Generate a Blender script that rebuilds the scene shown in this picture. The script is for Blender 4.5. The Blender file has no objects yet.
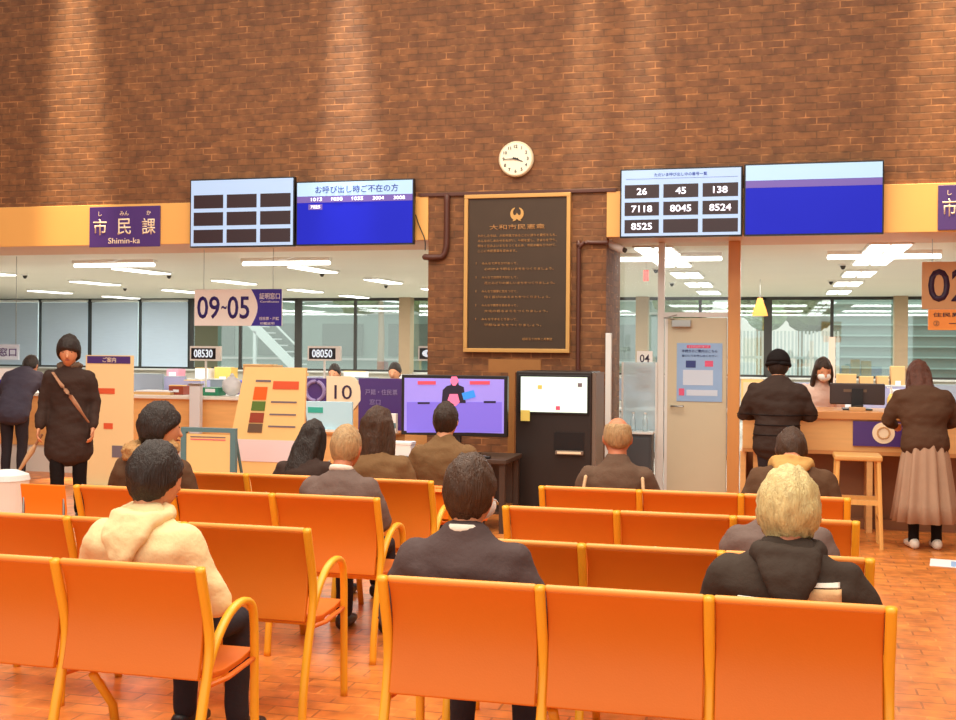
import bpy, bmesh, math, random
from mathutils import Vector, Matrix, noise
random.seed(7)
PI = math.pi
C = bpy.context.scene.collection
SC = bpy.context.scene

# ------------------------------------------------------------ camera, world, lights, exposure
F_PX, YAW, ROLL, CAM_Z = 1150.0, math.radians(14.6), 0.008, 1.65
PX0, PY0 = 478.0, 345.0
cam_d = bpy.data.cameras.new('camera'); cam = bpy.data.objects.new('camera', cam_d); C.objects.link(cam)
cam_d.sensor_fit = 'HORIZONTAL'; cam_d.sensor_width = 36.0
cam_d.lens = 36.0 * F_PX / 956.0
cam_d.shift_y = (PY0 - 360.0) / 956.0
cam_d.clip_start = 0.05; cam_d.clip_end = 300
cam.matrix_world = Matrix.Translation((0, 0, CAM_Z)) @ Matrix.Rotation(YAW, 4, 'Z') @ Matrix.Rotation(PI/2, 4, 'X') @ Matrix.Rotation(ROLL, 4, 'Z')
SC.camera = cam
SC.view_settings.view_transform = 'Standard'; SC.view_settings.look = 'None'
SC.view_settings.gamma = 1.0; SC.view_settings.use_curve_mapping = False
SC.view_settings.exposure = 0.2

w = bpy.data.worlds.new('world'); SC.world = w; w.use_nodes = True
bg = w.node_tree.nodes['Background']
bg.inputs['Color'].default_value = (1.0, 0.93, 0.84, 1); bg.inputs['Strength'].default_value = 1.0

def area(name, loc, rot, sx, sy, power, col):
    l = bpy.data.lights.new(name, 'AREA'); l.shape = 'RECTANGLE'; l.size = sx; l.size_y = sy
    l.energy = power; l.color = col
    o = bpy.data.objects.new(name, l); C.objects.link(o); o.location = loc; o.rotation_euler = rot
    return o
def spot(name, loc, aim, power, ang, blend, col, r=0.08):
    l = bpy.data.lights.new(name, 'SPOT'); l.energy = power; l.spot_size = ang; l.spot_blend = blend; l.color = col; l.shadow_soft_size = r
    o = bpy.data.objects.new(name, l); C.objects.link(o); o.location = loc
    o.rotation_euler = (Vector(aim) - Vector(loc)).to_track_quat('-Z', 'Y').to_euler()
    return o
# hall: broad warm ceiling lamps high over the benches
area('hall_ceiling_lamp', (-1.5, 3.2, 6.6), (0, 0, 0), 7, 4, 420, (1.0, 0.89, 0.74))
area('hall_ceiling_lamp', (-2.5, 8.6, 6.6), (0, 0, 0), 9, 2.5, 330, (1.0, 0.89, 0.74))
# wall washers above the brick wall
spot('wall_washer', (-8.2, 11.15, 10.5), (-8.07, 12.0, 3.6), 12500, 0.17, 1.0, (1, .82, .55))
spot('wall_washer', (-4.75, 11.15, 10.5), (-4.62, 12.0, 3.6), 11000, 0.13, 1.0, (1, .93, .78))
spot('wall_washer', (-1.96, 11.15, 10.5), (-1.98, 12.0, 4.2), 5600, 0.09, 1.0, (1, .86, .60))
spot('wall_washer', (-1.34, 11.15, 10.5), (-1.38, 12.0, 4.2), 5600, 0.09, 1.0, (1, .86, .60))
spot('wall_washer', (1.7, 11.15, 10.5), (1.65, 12.0, 3.2), 11500, 0.20, 1.0, (1, .76, .44))
# office: light of the ceiling tubes
for X_ in (-16, -11, -6, -1, 3.5):
    for Y_ in (15.6, 19.5, 24):
        area('office_tube_light', (X_, Y_, 2.70), (0, 0, 0), 3.4, 1.6, 95, (1.0, 0.97, 0.90))
# daylight outside the office windows
area('daylight', (-6, 33, 9), (math.radians(-55), 0, 0), 34, 6, 6000, (0.84, 0.95, 1.0))

# ------------------------------------------------------------ helpers
def P(px, py, Y):
    dx, dy = px - PX0, PY0 - py
    a = dx*math.cos(ROLL) - dy*math.sin(ROLL); b = dx*math.sin(ROLL) + dy*math.cos(ROLL)
    xc, zc = a/F_PX, b/F_PX
    s, c = math.sin(YAW), math.cos(YAW)
    t = Y / (c + xc*s)
    return Vector((t*(-s + xc*c), Y, CAM_Z + t*zc))
def PXX(px, Y, py=345): return P(px, py, Y).x
def PZ(px, py, Y): return P(px, py, Y).z

def lin(c):
    def f(v):
        v /= 255.0
        return v/12.92 if v <= 0.04045 else ((v+0.055)/1.055)**2.4
    return (f(c[0]), f(c[1]), f(c[2]), 1.0)
MATS = {}
def mat(name, col, rough=0.5, metal=0.0, var=0.0, vscale=8.0, bump=0.0, bscale=60.0, emit=0.0, spec=0.5, stretch=None):
    if name in MATS: return MATS[name]
    m = bpy.data.materials.new(name); m.use_nodes = True; MATS[name] = m
    nt = m.node_tree; b = nt.nodes['Principled BSDF']
    c = lin(col); b.inputs['Base Color'].default_value = c
    b.inputs['Roughness'].default_value = rough; b.inputs['Metallic'].default_value = metal
    b.inputs['Specular IOR Level'].default_value = spec
    if emit:
        b.inputs['Emission Color'].default_value = c; b.inputs['Emission Strength'].default_value = emit
    if var or bump:
        tc = nt.nodes.new('ShaderNodeTexCoord'); mp = nt.nodes.new('ShaderNodeMapping')
        nt.links.new(tc.outputs['Object'], mp.inputs['Vector'])
        if stretch: mp.inputs['Scale'].default_value = stretch
    if var:
        n = nt.nodes.new('ShaderNodeTexNoise'); n.inputs['Scale'].default_value = vscale; n.inputs['Detail'].default_value = 4
        nt.links.new(mp.outputs['Vector'], n.inputs['Vector'])
        r = nt.nodes.new('ShaderNodeMix'); r.data_type = 'RGBA'
        r.inputs[6].default_value = tuple(max(0, v*(1-var)) for v in c[:3]) + (1,)
        r.inputs[7].default_value = tuple(min(1, v*(1+var)) for v in c[:3]) + (1,)
        nt.links.new(n.outputs['Fac'], r.inputs[0]); nt.links.new(r.outputs[2], b.inputs['Base Color'])
    if bump:
        n2 = nt.nodes.new('ShaderNodeTexNoise'); n2.inputs['Scale'].default_value = bscale; n2.inputs['Detail'].default_value = 3
        nt.links.new(mp.outputs['Vector'], n2.inputs['Vector'])
        bp = nt.nodes.new('ShaderNodeBump'); bp.inputs['Strength'].default_value = bump; bp.inputs['Distance'].default_value = 0.01
        nt.links.new(n2.outputs['Fac'], bp.inputs['Height']); nt.links.new(bp.outputs['Normal'], b.inputs['Normal'])
    return m
def wood(name, col, rough=0.4, scale=3.0, horiz=True, var=0.16):
    return mat(name, col, rough, var=var, vscale=scale, stretch=(1, 1, 9) if horiz else (9, 9, 1), bump=0.05, bscale=20)
def brick_mat(name, c1, c2, mortar, bw, bh, msize, axes, bump=0.4, rough=0.75, off=0.5, msmooth=0.2, patch=True):
    m = bpy.data.materials.new(name); m.use_nodes = True; MATS[name] = m
    nt = m.node_tree; b = nt.nodes['Principled BSDF']; L = nt.links
    tc = nt.nodes.new('ShaderNodeTexCoord'); sp = nt.nodes.new('ShaderNodeSeparateXYZ'); cb = nt.nodes.new('ShaderNodeCombineXYZ')
    L.new(tc.outputs['Object'], sp.inputs[0])
    if axes == 'wall':
        ad = nt.nodes.new('ShaderNodeMath'); ad.operation = 'ADD'
        L.new(sp.outputs['X'], ad.inputs[0]); L.new(sp.outputs['Y'], ad.inputs[1]); L.new(ad.outputs[0], cb.inputs['X']); L.new(sp.outputs['Z'], cb.inputs['Y'])
    else:
        L.new(sp.outputs['X'], cb.inputs['X']); L.new(sp.outputs['Y'], cb.inputs['Y'])
    br = nt.nodes.new('ShaderNodeTexBrick'); br.offset = off
    br.inputs['Color1'].default_value = lin(c1); br.inputs['Color2'].default_value = lin(c2); br.inputs['Mortar'].default_value = lin(mortar)
    br.inputs['Scale'].default_value = 1.0; br.inputs['Brick Width'].default_value = bw; br.inputs['Row Height'].default_value = bh
    br.inputs['Mortar Size'].default_value = msize; br.inputs['Mortar Smooth'].default_value = msmooth; br.inputs['Bias'].default_value = 0.0
    L.new(cb.outputs[0], br.inputs['Vector'])
    mn = nt.nodes.new('ShaderNodeTexNoise'); mn.inputs['Scale'].default_value = 5.0; mn.inputs['Detail'].default_value = 3
    L.new(cb.outputs[0], mn.inputs['Vector'])
    mr = nt.nodes.new('ShaderNodeValToRGB'); mr.color_ramp.elements[0].position = .45; mr.color_ramp.elements[1].position = .68
    mr.color_ramp.elements[0].color = lin(mortar); mr.color_ramp.elements[1].color = lin(tuple(min(255, int(v*1.65)) for v in mortar))
    L.new(mn.outputs['Fac'], mr.inputs[0]); L.new(mr.outputs[0], br.inputs['Mortar'])
    n = nt.nodes.new('ShaderNodeTexNoise'); n.inputs['Scale'].default_value = 9.0; n.inputs['Detail'].default_value = 6
    L.new(cb.outputs[0], n.inputs['Vector'])
    mx = nt.nodes.new('ShaderNodeMix'); mx.data_type = 'RGBA'; mx.blend_type = 'MULTIPLY'; mx.inputs[0].default_value = 0.8
    rp = nt.nodes.new('ShaderNodeValToRGB'); rp.color_ramp.elements[0].position = 0.3; rp.color_ramp.elements[0].color = (.62, .58, .55, 1)
    rp.color_ramp.elements[1].position = 0.72; rp.color_ramp.elements[1].color = (1.25, 1.2, 1.1, 1)
    L.new(n.outputs['Fac'], rp.inputs[0]); L.new(br.outputs['Color'], mx.inputs[6]); L.new(rp.outputs[0], mx.inputs[7])
    L.new(mx.outputs[2], b.inputs['Base Color'])
    bp = nt.nodes.new('ShaderNodeBump'); bp.inputs['Strength'].default_value = bump; bp.inputs['Distance'].default_value = 0.012; bp.invert = True
    L.new(br.outputs['Fac'], bp.inputs['Height']); L.new(bp.outputs['Normal'], b.inputs['Normal'])
    b.inputs['Roughness'].default_value = rough
    return m
def glass_mat(name, tint=(1, 1, 1), refl=0.08, haze=0.0):
    m = bpy.data.materials.new(name); m.use_nodes = True; MATS[name] = m
    nt = m.node_tree; nt.nodes.clear(); L = nt.links
    out = nt.nodes.new('ShaderNodeOutputMaterial'); tr = nt.nodes.new('ShaderNodeBsdfTransparent'); gl = nt.nodes.new('ShaderNodeBsdfGlossy')
    tr.inputs[0].default_value = (*tint, 1); gl.inputs['Roughness'].default_value = 0.02; gl.inputs['Color'].default_value = (.9, .95, 1, 1)
    mx = nt.nodes.new('ShaderNodeMixShader'); mx.inputs[0].default_value = refl
    L.new(tr.outputs[0], mx.inputs[1]); L.new(gl.outputs[0], mx.inputs[2])
    last = mx
    if haze:
        df = nt.nodes.new('ShaderNodeBsdfDiffuse'); df.inputs[0].default_value = (.75, .85, .88, 1)
        m2 = nt.nodes.new('ShaderNodeMixShader'); m2.inputs[0].default_value = haze
        L.new(mx.outputs[0], m2.inputs[1]); L.new(df.outputs[0], m2.inputs[2]); last = m2
    L.new(last.outputs[0], out.inputs[0])
    return m

# --- mesh helpers (all add to a bmesh)
def BM(): return bmesh.new()
def box(bm, x0, x1, y0, y1, z0, z1):
    vs = [bm.verts.new((x, y, z)) for x in (x0, x1) for y in (y0, y1) for z in (z0, z1)]
    for f in ((0, 1, 3, 2), (4, 6, 7, 5), (0, 4, 5, 1), (2, 3, 7, 6), (0, 2, 6, 4), (1, 5, 7, 3)):
        bm.faces.new([vs[i] for i in f])
    return bm
def Box(*a): return box(BM(), *a)
def cyl(bm, p0, p1, r0, r1=None, n=16):
    p0, p1 = Vector(p0), Vector(p1); r1 = r0 if r1 is None else r1
    d = (p1-p0).normalized(); a = d.orthogonal().normalized(); b = d.cross(a)
    A = [bm.verts.new(p0 + r0*(math.cos(2*PI*i/n)*a + math.sin(2*PI*i/n)*b)) for i in range(n)]
    B = [bm.verts.new(p1 + r1*(math.cos(2*PI*i/n)*a + math.sin(2*PI*i/n)*b)) for i in range(n)]
    for i in range(n): bm.faces.new((A[i], A[(i+1) % n], B[(i+1) % n], B[i]))
    bm.faces.new(A[::-1]); bm.faces.new(B)
    return bm
def spline(pts, k=6):
    pts = [Vector(p) for p in pts]; out = []
    for i in range(len(pts)-1):
        p0 = pts[max(i-1, 0)]; p1 = pts[i]; p2 = pts[i+1]; p3 = pts[min(i+2, len(pts)-1)]
        for j in range(k):
            t = j/k
            out.append(0.5*((2*p1) + (-p0+p2)*t + (2*p0-5*p1+4*p2-p3)*t*t + (-p0+3*p1-3*p2+p3)*t**3))
    out.append(pts[-1]); return out
def loft(bm, pts, rad, ref=(1, 0, 0), n=14, caps=True, sq=1.0):
    """closed tube through pts; rad = list of r or (rx, ry); rx along ref"""
    pts = [Vector(p) for p in pts]; m = len(pts); rings = []
    rad = [(r, r) if not isinstance(r, (tuple, list)) else r for r in rad]
    if caps:
        d0 = (pts[0]-pts[1]).normalized(); d1 = (pts[-1]-pts[-2]).normalized()
        a, b = min(rad[0]), min(rad[-1])
        P2 = [pts[0]+d0*a*.75, pts[0]+d0*a*.45] + pts + [pts[-1]+d1*b*.45, pts[-1]+d1*b*.75]
        R2 = [tuple(v*.35 for v in rad[0]), tuple(v*.78 for v in rad[0])] + rad + [tuple(v*.78 for v in rad[-1]), tuple(v*.35 for v in rad[-1])]
        pts, rad, m = P2, R2, m+4
    for i in range(m):
        t = (pts[min(i+1, m-1)] - pts[max(i-1, 0)]).normalized()
        s = Vector(ref); s = s - t*s.dot(t)
        if s.length < .2: s = t.orthogonal()
        s.normalize(); u = t.cross(s)
        ring = []
        for k in range(n):
            a = 2*PI*k/n; ca, sa = math.cos(a), math.sin(a)
            if sq != 1.0: ca = math.copysign(abs(ca)**sq, ca); sa = math.copysign(abs(sa)**sq, sa)
            ring.append(bm.verts.new(pts[i] + s*rad[i][0]*ca + u*rad[i][1]*sa))
        rings.append(ring)
    for i in range(m-1):
        for k in range(n):
            bm.faces.new((rings[i][k], rings[i][(k+1) % n], rings[i+1][(k+1) % n], rings[i+1][k]))
    bm.faces.new(rings[0][::-1]); bm.faces.new(rings[-1])
    return bm
def ellipsoid(bm, c, r, n=16, m=10, fn=None, M=None):
    c = Vector(c); rings = []
    def pt(d):
        k = fn(d) if fn else 1.0
        v = Vector((d.x*r[0]*k, d.y*r[1]*k, d.z*r[2]*k)) if not isinstance(k, Vector) else k
        if M: v = M @ v
        return bm.verts.new(c + v)
    top = pt(Vector((0, 0, 1))); bot = pt(Vector((0, 0, -1)))
    for i in range(1, m):
        th = PI*i/m
        rings.append([pt(Vector((math.sin(th)*math.cos(2*PI*k/n), math.sin(th)*math.sin(2*PI*k/n), math.cos(th)))) for k in range(n)])
    for k in range(n):
        bm.faces.new((top, rings[0][k], rings[0][(k+1) % n])); bm.faces.new((bot, rings[-1][(k+1) % n], rings[-1][k]))
    for i in range(m-2):
        for k in range(n):
            bm.faces.new((rings[i][k], rings[i+1][k], rings[i+1][(k+1) % n], rings[i][(k+1) % n]))
    return bm
def prism(bm, poly, axis, a, b):
    """extrude 2D polygon (list of 2-tuples) along axis between a and b"""
    def mk(u, v, w_):
        return {'x': (w_, u, v), 'y': (u, w_, v), 'z': (u, v, w_)}[axis]
    A = [bm.verts.new(mk(u, v, a)) for u, v in poly]; B = [bm.verts.new(mk(u, v, b)) for u, v in poly]
    n = len(poly)
    for i in range(n): bm.faces.new((A[i], A[(i+1) % n], B[(i+1) % n], B[i]))
    bm.faces.new(A[::-1]); bm.faces.new(B)
    return bm
def strip(bm, prof, x0, x1, th, nrm_off=None):
    """plate: profile list of (y,z) swept from x0 to x1 with thickness th (thickness along profile normal)"""
    n = len(prof); outer = []; inner = []
    for i in range(n):
        a = Vector(prof[max(i-1, 0)]); b = Vector(prof[min(i+1, n-1)]); t = (b-a).normalized(); nn = Vector((-t.y, t.x))
        p = Vector(prof[i]); outer.append(p + nn*th/2); inner.append(p - nn*th/2)
    return prism(bm, [tuple(p) for p in outer] + [tuple(p) for p in inner[::-1]], 'x', x0, x1)

def obj(name, bm, m, parent=None, off=None, smooth=False, bev=0.0, seg=2):
    bmesh.ops.recalc_face_normals(bm, faces=bm.faces)
    if off is not None: bmesh.ops.translate(bm, vec=-Vector(off), verts=bm.verts)
    me = bpy.data.meshes.new(name); bm.to_mesh(me); bm.free()
    o = bpy.data.objects.new(name, me); C.objects.link(o)
    me.materials.append(m if not isinstance(m, str) else MATS[m])
    if smooth:
        for p in me.polygons: p.use_smooth = True
    if bev:
        b = o.modifiers.new('bevel', 'BEVEL'); b.width = bev; b.segments = seg; b.limit_method = 'ANGLE'; b.angle_limit = math.radians(40)
        for p in me.polygons: p.use_smooth = True
        wn = o.modifiers.new('wn', 'WEIGHTED_NORMAL'); wn.keep_sharp = True
    if parent: o.parent = parent
    return o
def tag(o, label=None, cat=None, group=None, kind=None):
    if label: o['label'] = label
    if cat: o['category'] = cat
    if group: o['group'] = group
    if kind: o['kind'] = kind
    return o
def thing(name, label, cat, loc=(0, 0, 0), rz=0.0, group=None):
    o = bpy.data.objects.new(name, None); C.objects.link(o); o.empty_display_size = .1
    o.location = loc; o.rotation_euler = (0, 0, rz)
    return tag(o, label, cat, group)
def struct(name, bm, m, parent=None, **k):
    o = obj(name, bm, m, parent, **k)
    if parent is None: o['kind'] = 'structure'
    return o
def dup(root, loc, rz=None, label=None, group=None):
    r = root.copy(); C.objects.link(r); r.location = loc
    if rz is not None: r.rotation_euler = (0, 0, rz)
    if label: r['label'] = label
    if group: r['group'] = group
    for ch in list(root.children):
        c = ch.copy(); C.objects.link(c); c.parent = r
        for g in ch.children:
            d = g.copy(); C.objects.link(d); d.parent = c
    return r
def bake(bm, mods, smooth=True):
    """run modifiers over a temp object, return the resulting mesh"""
    bmesh.ops.recalc_face_normals(bm, faces=bm.faces)
    me = bpy.data.meshes.new('tmp'); bm.to_mesh(me); bm.free()
    o = bpy.data.objects.new('tmp', me); C.objects.link(o)
    for typ, kw in mods:
        md = o.modifiers.new(typ, typ)
        for k, v in kw.items(): setattr(md, k, v)
    dg = bpy.context.evaluated_depsgraph_get(); dg.update()
    out = bpy.data.meshes.new_from_object(o.evaluated_get(dg), depsgraph=dg)
    bpy.data.objects.remove(o); bpy.data.meshes.remove(me)
    if smooth:
        for p in out.polygons: p.use_smooth = True
    return out
def blob(name, bm, m, parent, voxel=0.012, sm=6, fold=0.0, fscale=7.0, seed=0.0, fdir=(1, 1, 1)):
    me = bake(bm, [('REMESH', dict(mode='VOXEL', voxel_size=voxel)), ('SMOOTH', dict(factor=0.5, iterations=sm))])
    if fold:
        nr = [v.normal.copy() for v in me.vertices]
        for v, n_ in zip(me.vertices, nr):
            q = Vector((v.co.x*fdir[0], v.co.y*fdir[1], v.co.z*fdir[2]))*fscale + Vector((seed, seed*1.7, 0))
            k = noise.noise(q) + .5*noise.noise(q*2.3)
            v.co += n_*fold*k
    me.name = name
    o = bpy.data.objects.new(name, me); C.objects.link(o); me.materials.clear(); me.materials.append(MATS[m] if isinstance(m, str) else m)
    if parent: o.parent = parent
    return o

def text(name, s, m, parent, x, y, z, h=None, wid=None, off=None, depth=0.003, align='CENTER', bold=0.0, rz=0.0, rx=PI/2, name_ok=True, sx=1.0):
    """text lying in an XZ plane facing -Y, centred at x,z; h = height of its box, wid = width of its box"""
    cu = bpy.data.curves.new('t', 'FONT'); cu.body = s; cu.size = 1.0; cu.extrude = 0.0; cu.align_x = 'LEFT'
    cu.resolution_u = 3; cu.offset = bold if max(map(ord, s)) < 0x2000 else bold*.45
    o = bpy.data.objects.new('t', cu); C.objects.link(o)
    dg = bpy.context.evaluated_depsgraph_get(); dg.update()
    me = bpy.data.meshes.new_from_object(o.evaluated_get(dg), depsgraph=dg)
    bpy.data.objects.remove(o); bpy.data.curves.remove(cu)
    xs = [v.co.x for v in me.vertices]; ys = [v.co.y for v in me.vertices]
    w0, w1, h0, h1 = min(xs), max(xs), min(ys), max(ys)
    kx = (wid/(w1-w0)) if wid else None; ky = (h/(h1-h0)) if h else None
    if kx is None: kx = ky*sx
    if ky is None: ky = kx
    cx = (w0+w1)/2 if align == 'CENTER' else w0
    o3 = Vector(off) if off is not None else Vector((0, 0, 0))
    for v in me.vertices:
        v.co = Vector((x + (v.co.x-cx)*kx, y, z + (v.co.y-(h0+h1)/2)*ky)) - o3
    me.name = name; me.materials.append(MATS[m])
    t = bpy.data.objects.new(name, me); C.objects.link(t)
    so = t.modifiers.new('so', 'SOLIDIFY'); so.thickness = depth; so.offset = 0
    if parent: t.parent = parent
    return t
# ------------------------------------------------------------ materials
brick_mat('brick', (134, 88, 52), (114, 74, 46), (108, 74, 46), 0.215, 0.072, 0.007, 'wall', bump=0.6)
brick_mat('floor_tile', (230, 142, 68), (212, 124, 58), (170, 100, 52), 0.22, 0.11, 0.006, 'floor', bump=0.15, rough=0.32)
mat('fascia_yellow', (238, 178, 98), 0.45, var=0.05, vscale=2)
mat('soffit_tan', (214, 166, 120), 0.5, var=0.05, vscale=3)
mat('conduit_brown', (84, 44, 32), 0.5)
mat('office_ceiling', (234, 230, 214), 0.8, var=0.03, vscale=1.2)
mat('office_wall', (196, 190, 176), 0.8, var=0.03)
mat('office_floor', (168, 162, 152), 0.7, var=0.1, vscale=6)
mat('mullion', (58, 54, 50), 0.5)
mat('pillar_tan', (178, 152, 122), 0.6, var=0.04)
mat('white_frame', (226, 226, 222), 0.35)
wood('post_wood', (214, 150, 86), 0.4, 2.0, horiz=False, var=.1)
mat('tube', (255, 255, 250), 0.4, emit=3.0)
mat('tube_housing', (238, 238, 232), 0.4)
glass_mat('window_glass', (.86, .93, .90), 0.16)
glass_mat('partition_glass', (.96, .98, .98), 0.05)
mat('blind_blue', (200, 220, 240), 0.8, var=0.05, vscale=3, stretch=(1, 1, 12))
mat('blind_olive', (98, 100, 80), 0.8, var=0.06, stretch=(1, 1, 12))
mat('asphalt', (132, 136, 128), 0.9, var=0.1)
mat('leaf_outside', (116, 138, 90), 0.8, var=0.4, vscale=6)
mat('facade_green', (160, 186, 180), 0.7, var=0.06, vscale=1.5)
mat('facade_dark', (124, 146, 140), 0.6)
mat('white_metal', (232, 236, 236), 0.4)

# ------------------------------------------------------------ structure
CL, CR = PXX(428, 12, 300), PXX(606, 12, 300)
struct('floor', Box(-13, 6, -2, 13.2, -0.1, 0), 'floor_tile')
struct('floor_office', Box(-23, 7, 13.2, 27.3, -0.1, 0.0), 'office_floor')
struct('wall_front', Box(-13, 6, 12.0, 13.1, 3.26, 7.4), 'brick')
struct('wall_pier', Box(CL, CR, 12.0, 13.1, 0, 3.26), 'brick')
struct('wall_left', Box(-13.2, -13, -2, 13.2, 0, 7.4), 'brick')
struct('wall_right', Box(6, 6.2, -2, 13.2, 0, 7.4), 'brick')
struct('trim_1', Box(-13, CL, 12.02, 13.2, 2.79, 3.26), 'soffit_tan')
struct('trim_2', Box(CR, 6, 12.02, 13.2, 2.79, 3.26), 'soffit_tan')
struct('trim_3', Box(-13, CL-.002, 11.985, 12.02, 2.79, 3.265), 'fascia_yellow', bev=.004)
struct('trim_4', Box(CR+.002, 6, 11.985, 12.02, 2.79, 3.265), 'fascia_yellow', bev=.004)
struct('trim_5', Box(CL-.1, CR+.1, 11.975, 12.0, 3.262, 3.30), 'conduit_brown', bev=.004)
struct('ceiling', Box(-23, 7, 13.2, 27.2, 2.80, 2.92), 'office_ceiling')
struct('wall_office_left', Box(-23.2, -23, 13.2, 27.3, 0, 2.8), 'office_wall')
struct('wall_office_right', Box(7, 7.2, 13.2, 27.3, 0, 2.8), 'office_wall')
YW = 27.0
struct('wall_back', Box(-23, 7, YW, YW+.2, 0, .95), 'office_wall')
struct('trim_6', Box(-23, 7, YW-.12, YW, .93, .97), 'white_frame')
wpx = [(-75, 40), (40, 90), (90, 140), (140, 190), (190, 240), (240, 298), (298, 355), (355, 405), (405, 470), (470, 560), (560, 642), (642, 700), (700, 768), (768, 832), (832, 900), (900, 975), (975, 1060)]
for i, (a, b) in enumerate(wpx):
    x0, x1 = PXX(a, YW, 320), PXX(b, YW, 320)
    wl = .09 if a in (90, 190, 298, 768) else .035
    bm = BM(); box(bm, x0-wl, x0+wl, YW, YW+.08, .97, 2.80); box(bm, x0+wl, x1-.035, YW, YW+.08, 2.73, 2.80); box(bm, x0+wl, x1-.035, YW, YW+.08, .97, 1.02)
    fr = struct('window_%d' % (i+1), bm, 'mullion')
    g = obj('pane', Box(x0+wl, x1-.035, YW+.03, YW+.045, 1.02, 2.73), 'window_glass', fr)
for i, px in enumerate((405, 642, 901)):
    x = PXX(px, YW-.3, 320)
    struct('trim_%d' % (7+i), Box(x-.14, x+.14, YW-.35, YW-.02, 0, 2.80), 'pillar_tan')
bl = [('far left', -75, 40, 'blind_blue'), ('behind the standing man', 40, 90, 'blind_blue'), ('behind the cream banner', 90, 140, 'blind_blue'), ('fourth from the left', 140, 190, 'blind_blue')]
for nm, a, b, m in bl:
    x0, x1 = PXX(a, YW-.06, 320)+.06, PXX(b, YW-.06, 320)-.06
    t = thing('roller_blind', 'pale blue roller blind drawn over the office window ' + nm, 'blind', ((x0+x1)/2, YW-.06, 1.0), group='drawn roller blinds')
    obj('fabric', Box(x0, x1, YW-.07, YW-.06, 1.02, 2.70), m, t, off=t.location)
    obj('roller', cyl(BM(), (x0, YW-.07, 2.74), (x1, YW-.07, 2.74), .03), 'white_frame', t, off=t.location, smooth=True)
x0, x1 = PXX(193, YW-.06, 320)+.06, PXX(218, YW-.06, 320)
t = thing('roller_blind', 'narrow dark olive blind in the window above the 08530 number display', 'blind', ((x0+x1)/2, YW-.06, 1.0))
obj('fabric', Box(x0, x1, YW-.07, YW-.06, 1.02, 2.70), 'blind_olive', t, off=t.location)
obj('roller', cyl(BM(), (x0, YW-.07, 2.74), (x1, YW-.07, 2.74), .03), 'mullion', t, off=t.location, smooth=True)

# glass partition and door of the middle bay, right of the brick pier
YP = 12.75
xa, xb, xc_, xd = CR, PXX(661, YP, 350), PXX(728, YP, 350), PXX(740, YP, 350)
struct('trim_10', Box(xc_, xd, YP-.1, YP+.12, 0, 2.79), 'post_wood', bev=.005)
struct('trim_11', Box(xb-.035, xb+.035, YP-.04, YP+.04, 0, 2.79), 'white_frame', bev=.004)
zt = PZ(690, 317, YP)
struct('trim_12', Box(xb+.035, xc_, YP-.03, YP+.03, zt, zt+.05), 'white_frame')
g1 = struct('window_18', Box(xa+.02, xb-.035, YP-.006, YP+.006, .1, 2.79), 'partition_glass')
g1['label'] = 'clear glass partition'
g2 = struct('window_19', Box(xb+.04, xc_-.005, YP-.006, YP+.006, zt+.05, 2.79), 'partition_glass')
mat('door_cream', (206, 196, 168), 0.45, var=0.02); mat('steel', (170, 170, 166), 0.3, metal=.9)
door = struct('door_1', Box(xb+.045, xc_-.01, YP-.025, YP+.025, .01, zt-.01), 'door_cream', bev=.004)
obj('door_handle', loft(BM(), [(xb+.12, YP-.03, 1.0), (xb+.12, YP-.08, 1.0), (xb+.25, YP-.08, 1.0)], [.011]*3, n=10), 'steel', door, smooth=True)
dc0, dc1 = P(672, 321, YP-.05), P(691, 327, YP-.05)
cl = BM(); box(cl, dc0.x, dc1.x, YP-.085, YP-.026, dc1.z, dc0.z+.01); 
dcl = obj('door_closer', cl, 'steel', door, bev=.004)
obj('closer_arm', loft(BM(), [(dc0.x+.02, YP-.06, dc0.z+.015), (dc0.x-.08, YP-.14, dc0.z+.03), (dc0.x+.05, YP-.07, zt+.02)], [.007]*3, n=8), 'steel', dcl, smooth=True)
obj('frame_edge', Box(xb+.045, xb+.075, YP-.03, YP+.03, .01, zt-.01), 'white_frame', door)

# lower frosted glass pane + papers on the partition
glass_mat('frosted', (.80, .9, .95), 0.05, haze=.45)
f0, f1 = P(622, 362, YP-.05), P(657, 430, YP-.05)
t = thing('frosted_screen', 'pale blue frosted low screen between the brick pier and the cream door', 'screen', ((f0.x+f1.x)/2, YP-.05, 0))
obj('pane', Box(f0.x, f1.x, YP-.06, YP-.05, f1.z, f0.z), 'frosted', t, off=t.location)
bm = BM(); box(bm, f0.x, f0.x+.02, YP-.075, YP-.04, 0.0, f0.z); box(bm, f1.x-.02, f1.x, YP-.075, YP-.04, 0.0, f0.z)
obj('stand', bm, 'white_frame', t, off=t.location)
mat('cabinet_dark', (70, 72, 76), .5)
k0, k1 = P(624, 432, 12.6), P(654, 432, 12.6)
t = thing('low_cabinet', 'dark grey low cabinet below the frosted screen beside the cream door', 'cabinet', ((k0.x+k1.x)/2, 12.55, 0))
obj('body', Box(k0.x, k1.x, 12.36, 12.62, .0, k0.z), 'cabinet_dark', t, off=t.location, bev=.006)
obj('door', Box(k0.x+.02, k1.x-.02, 12.345, 12.36, .08, k0.z-.04), 'cabinet_dark', t, off=t.location, bev=.004)
obj('top', Box(k0.x-.01, k1.x+.01, 12.34, 12.62, k0.z, k0.z+.02), 'white_frame', t, off=t.location)
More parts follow.
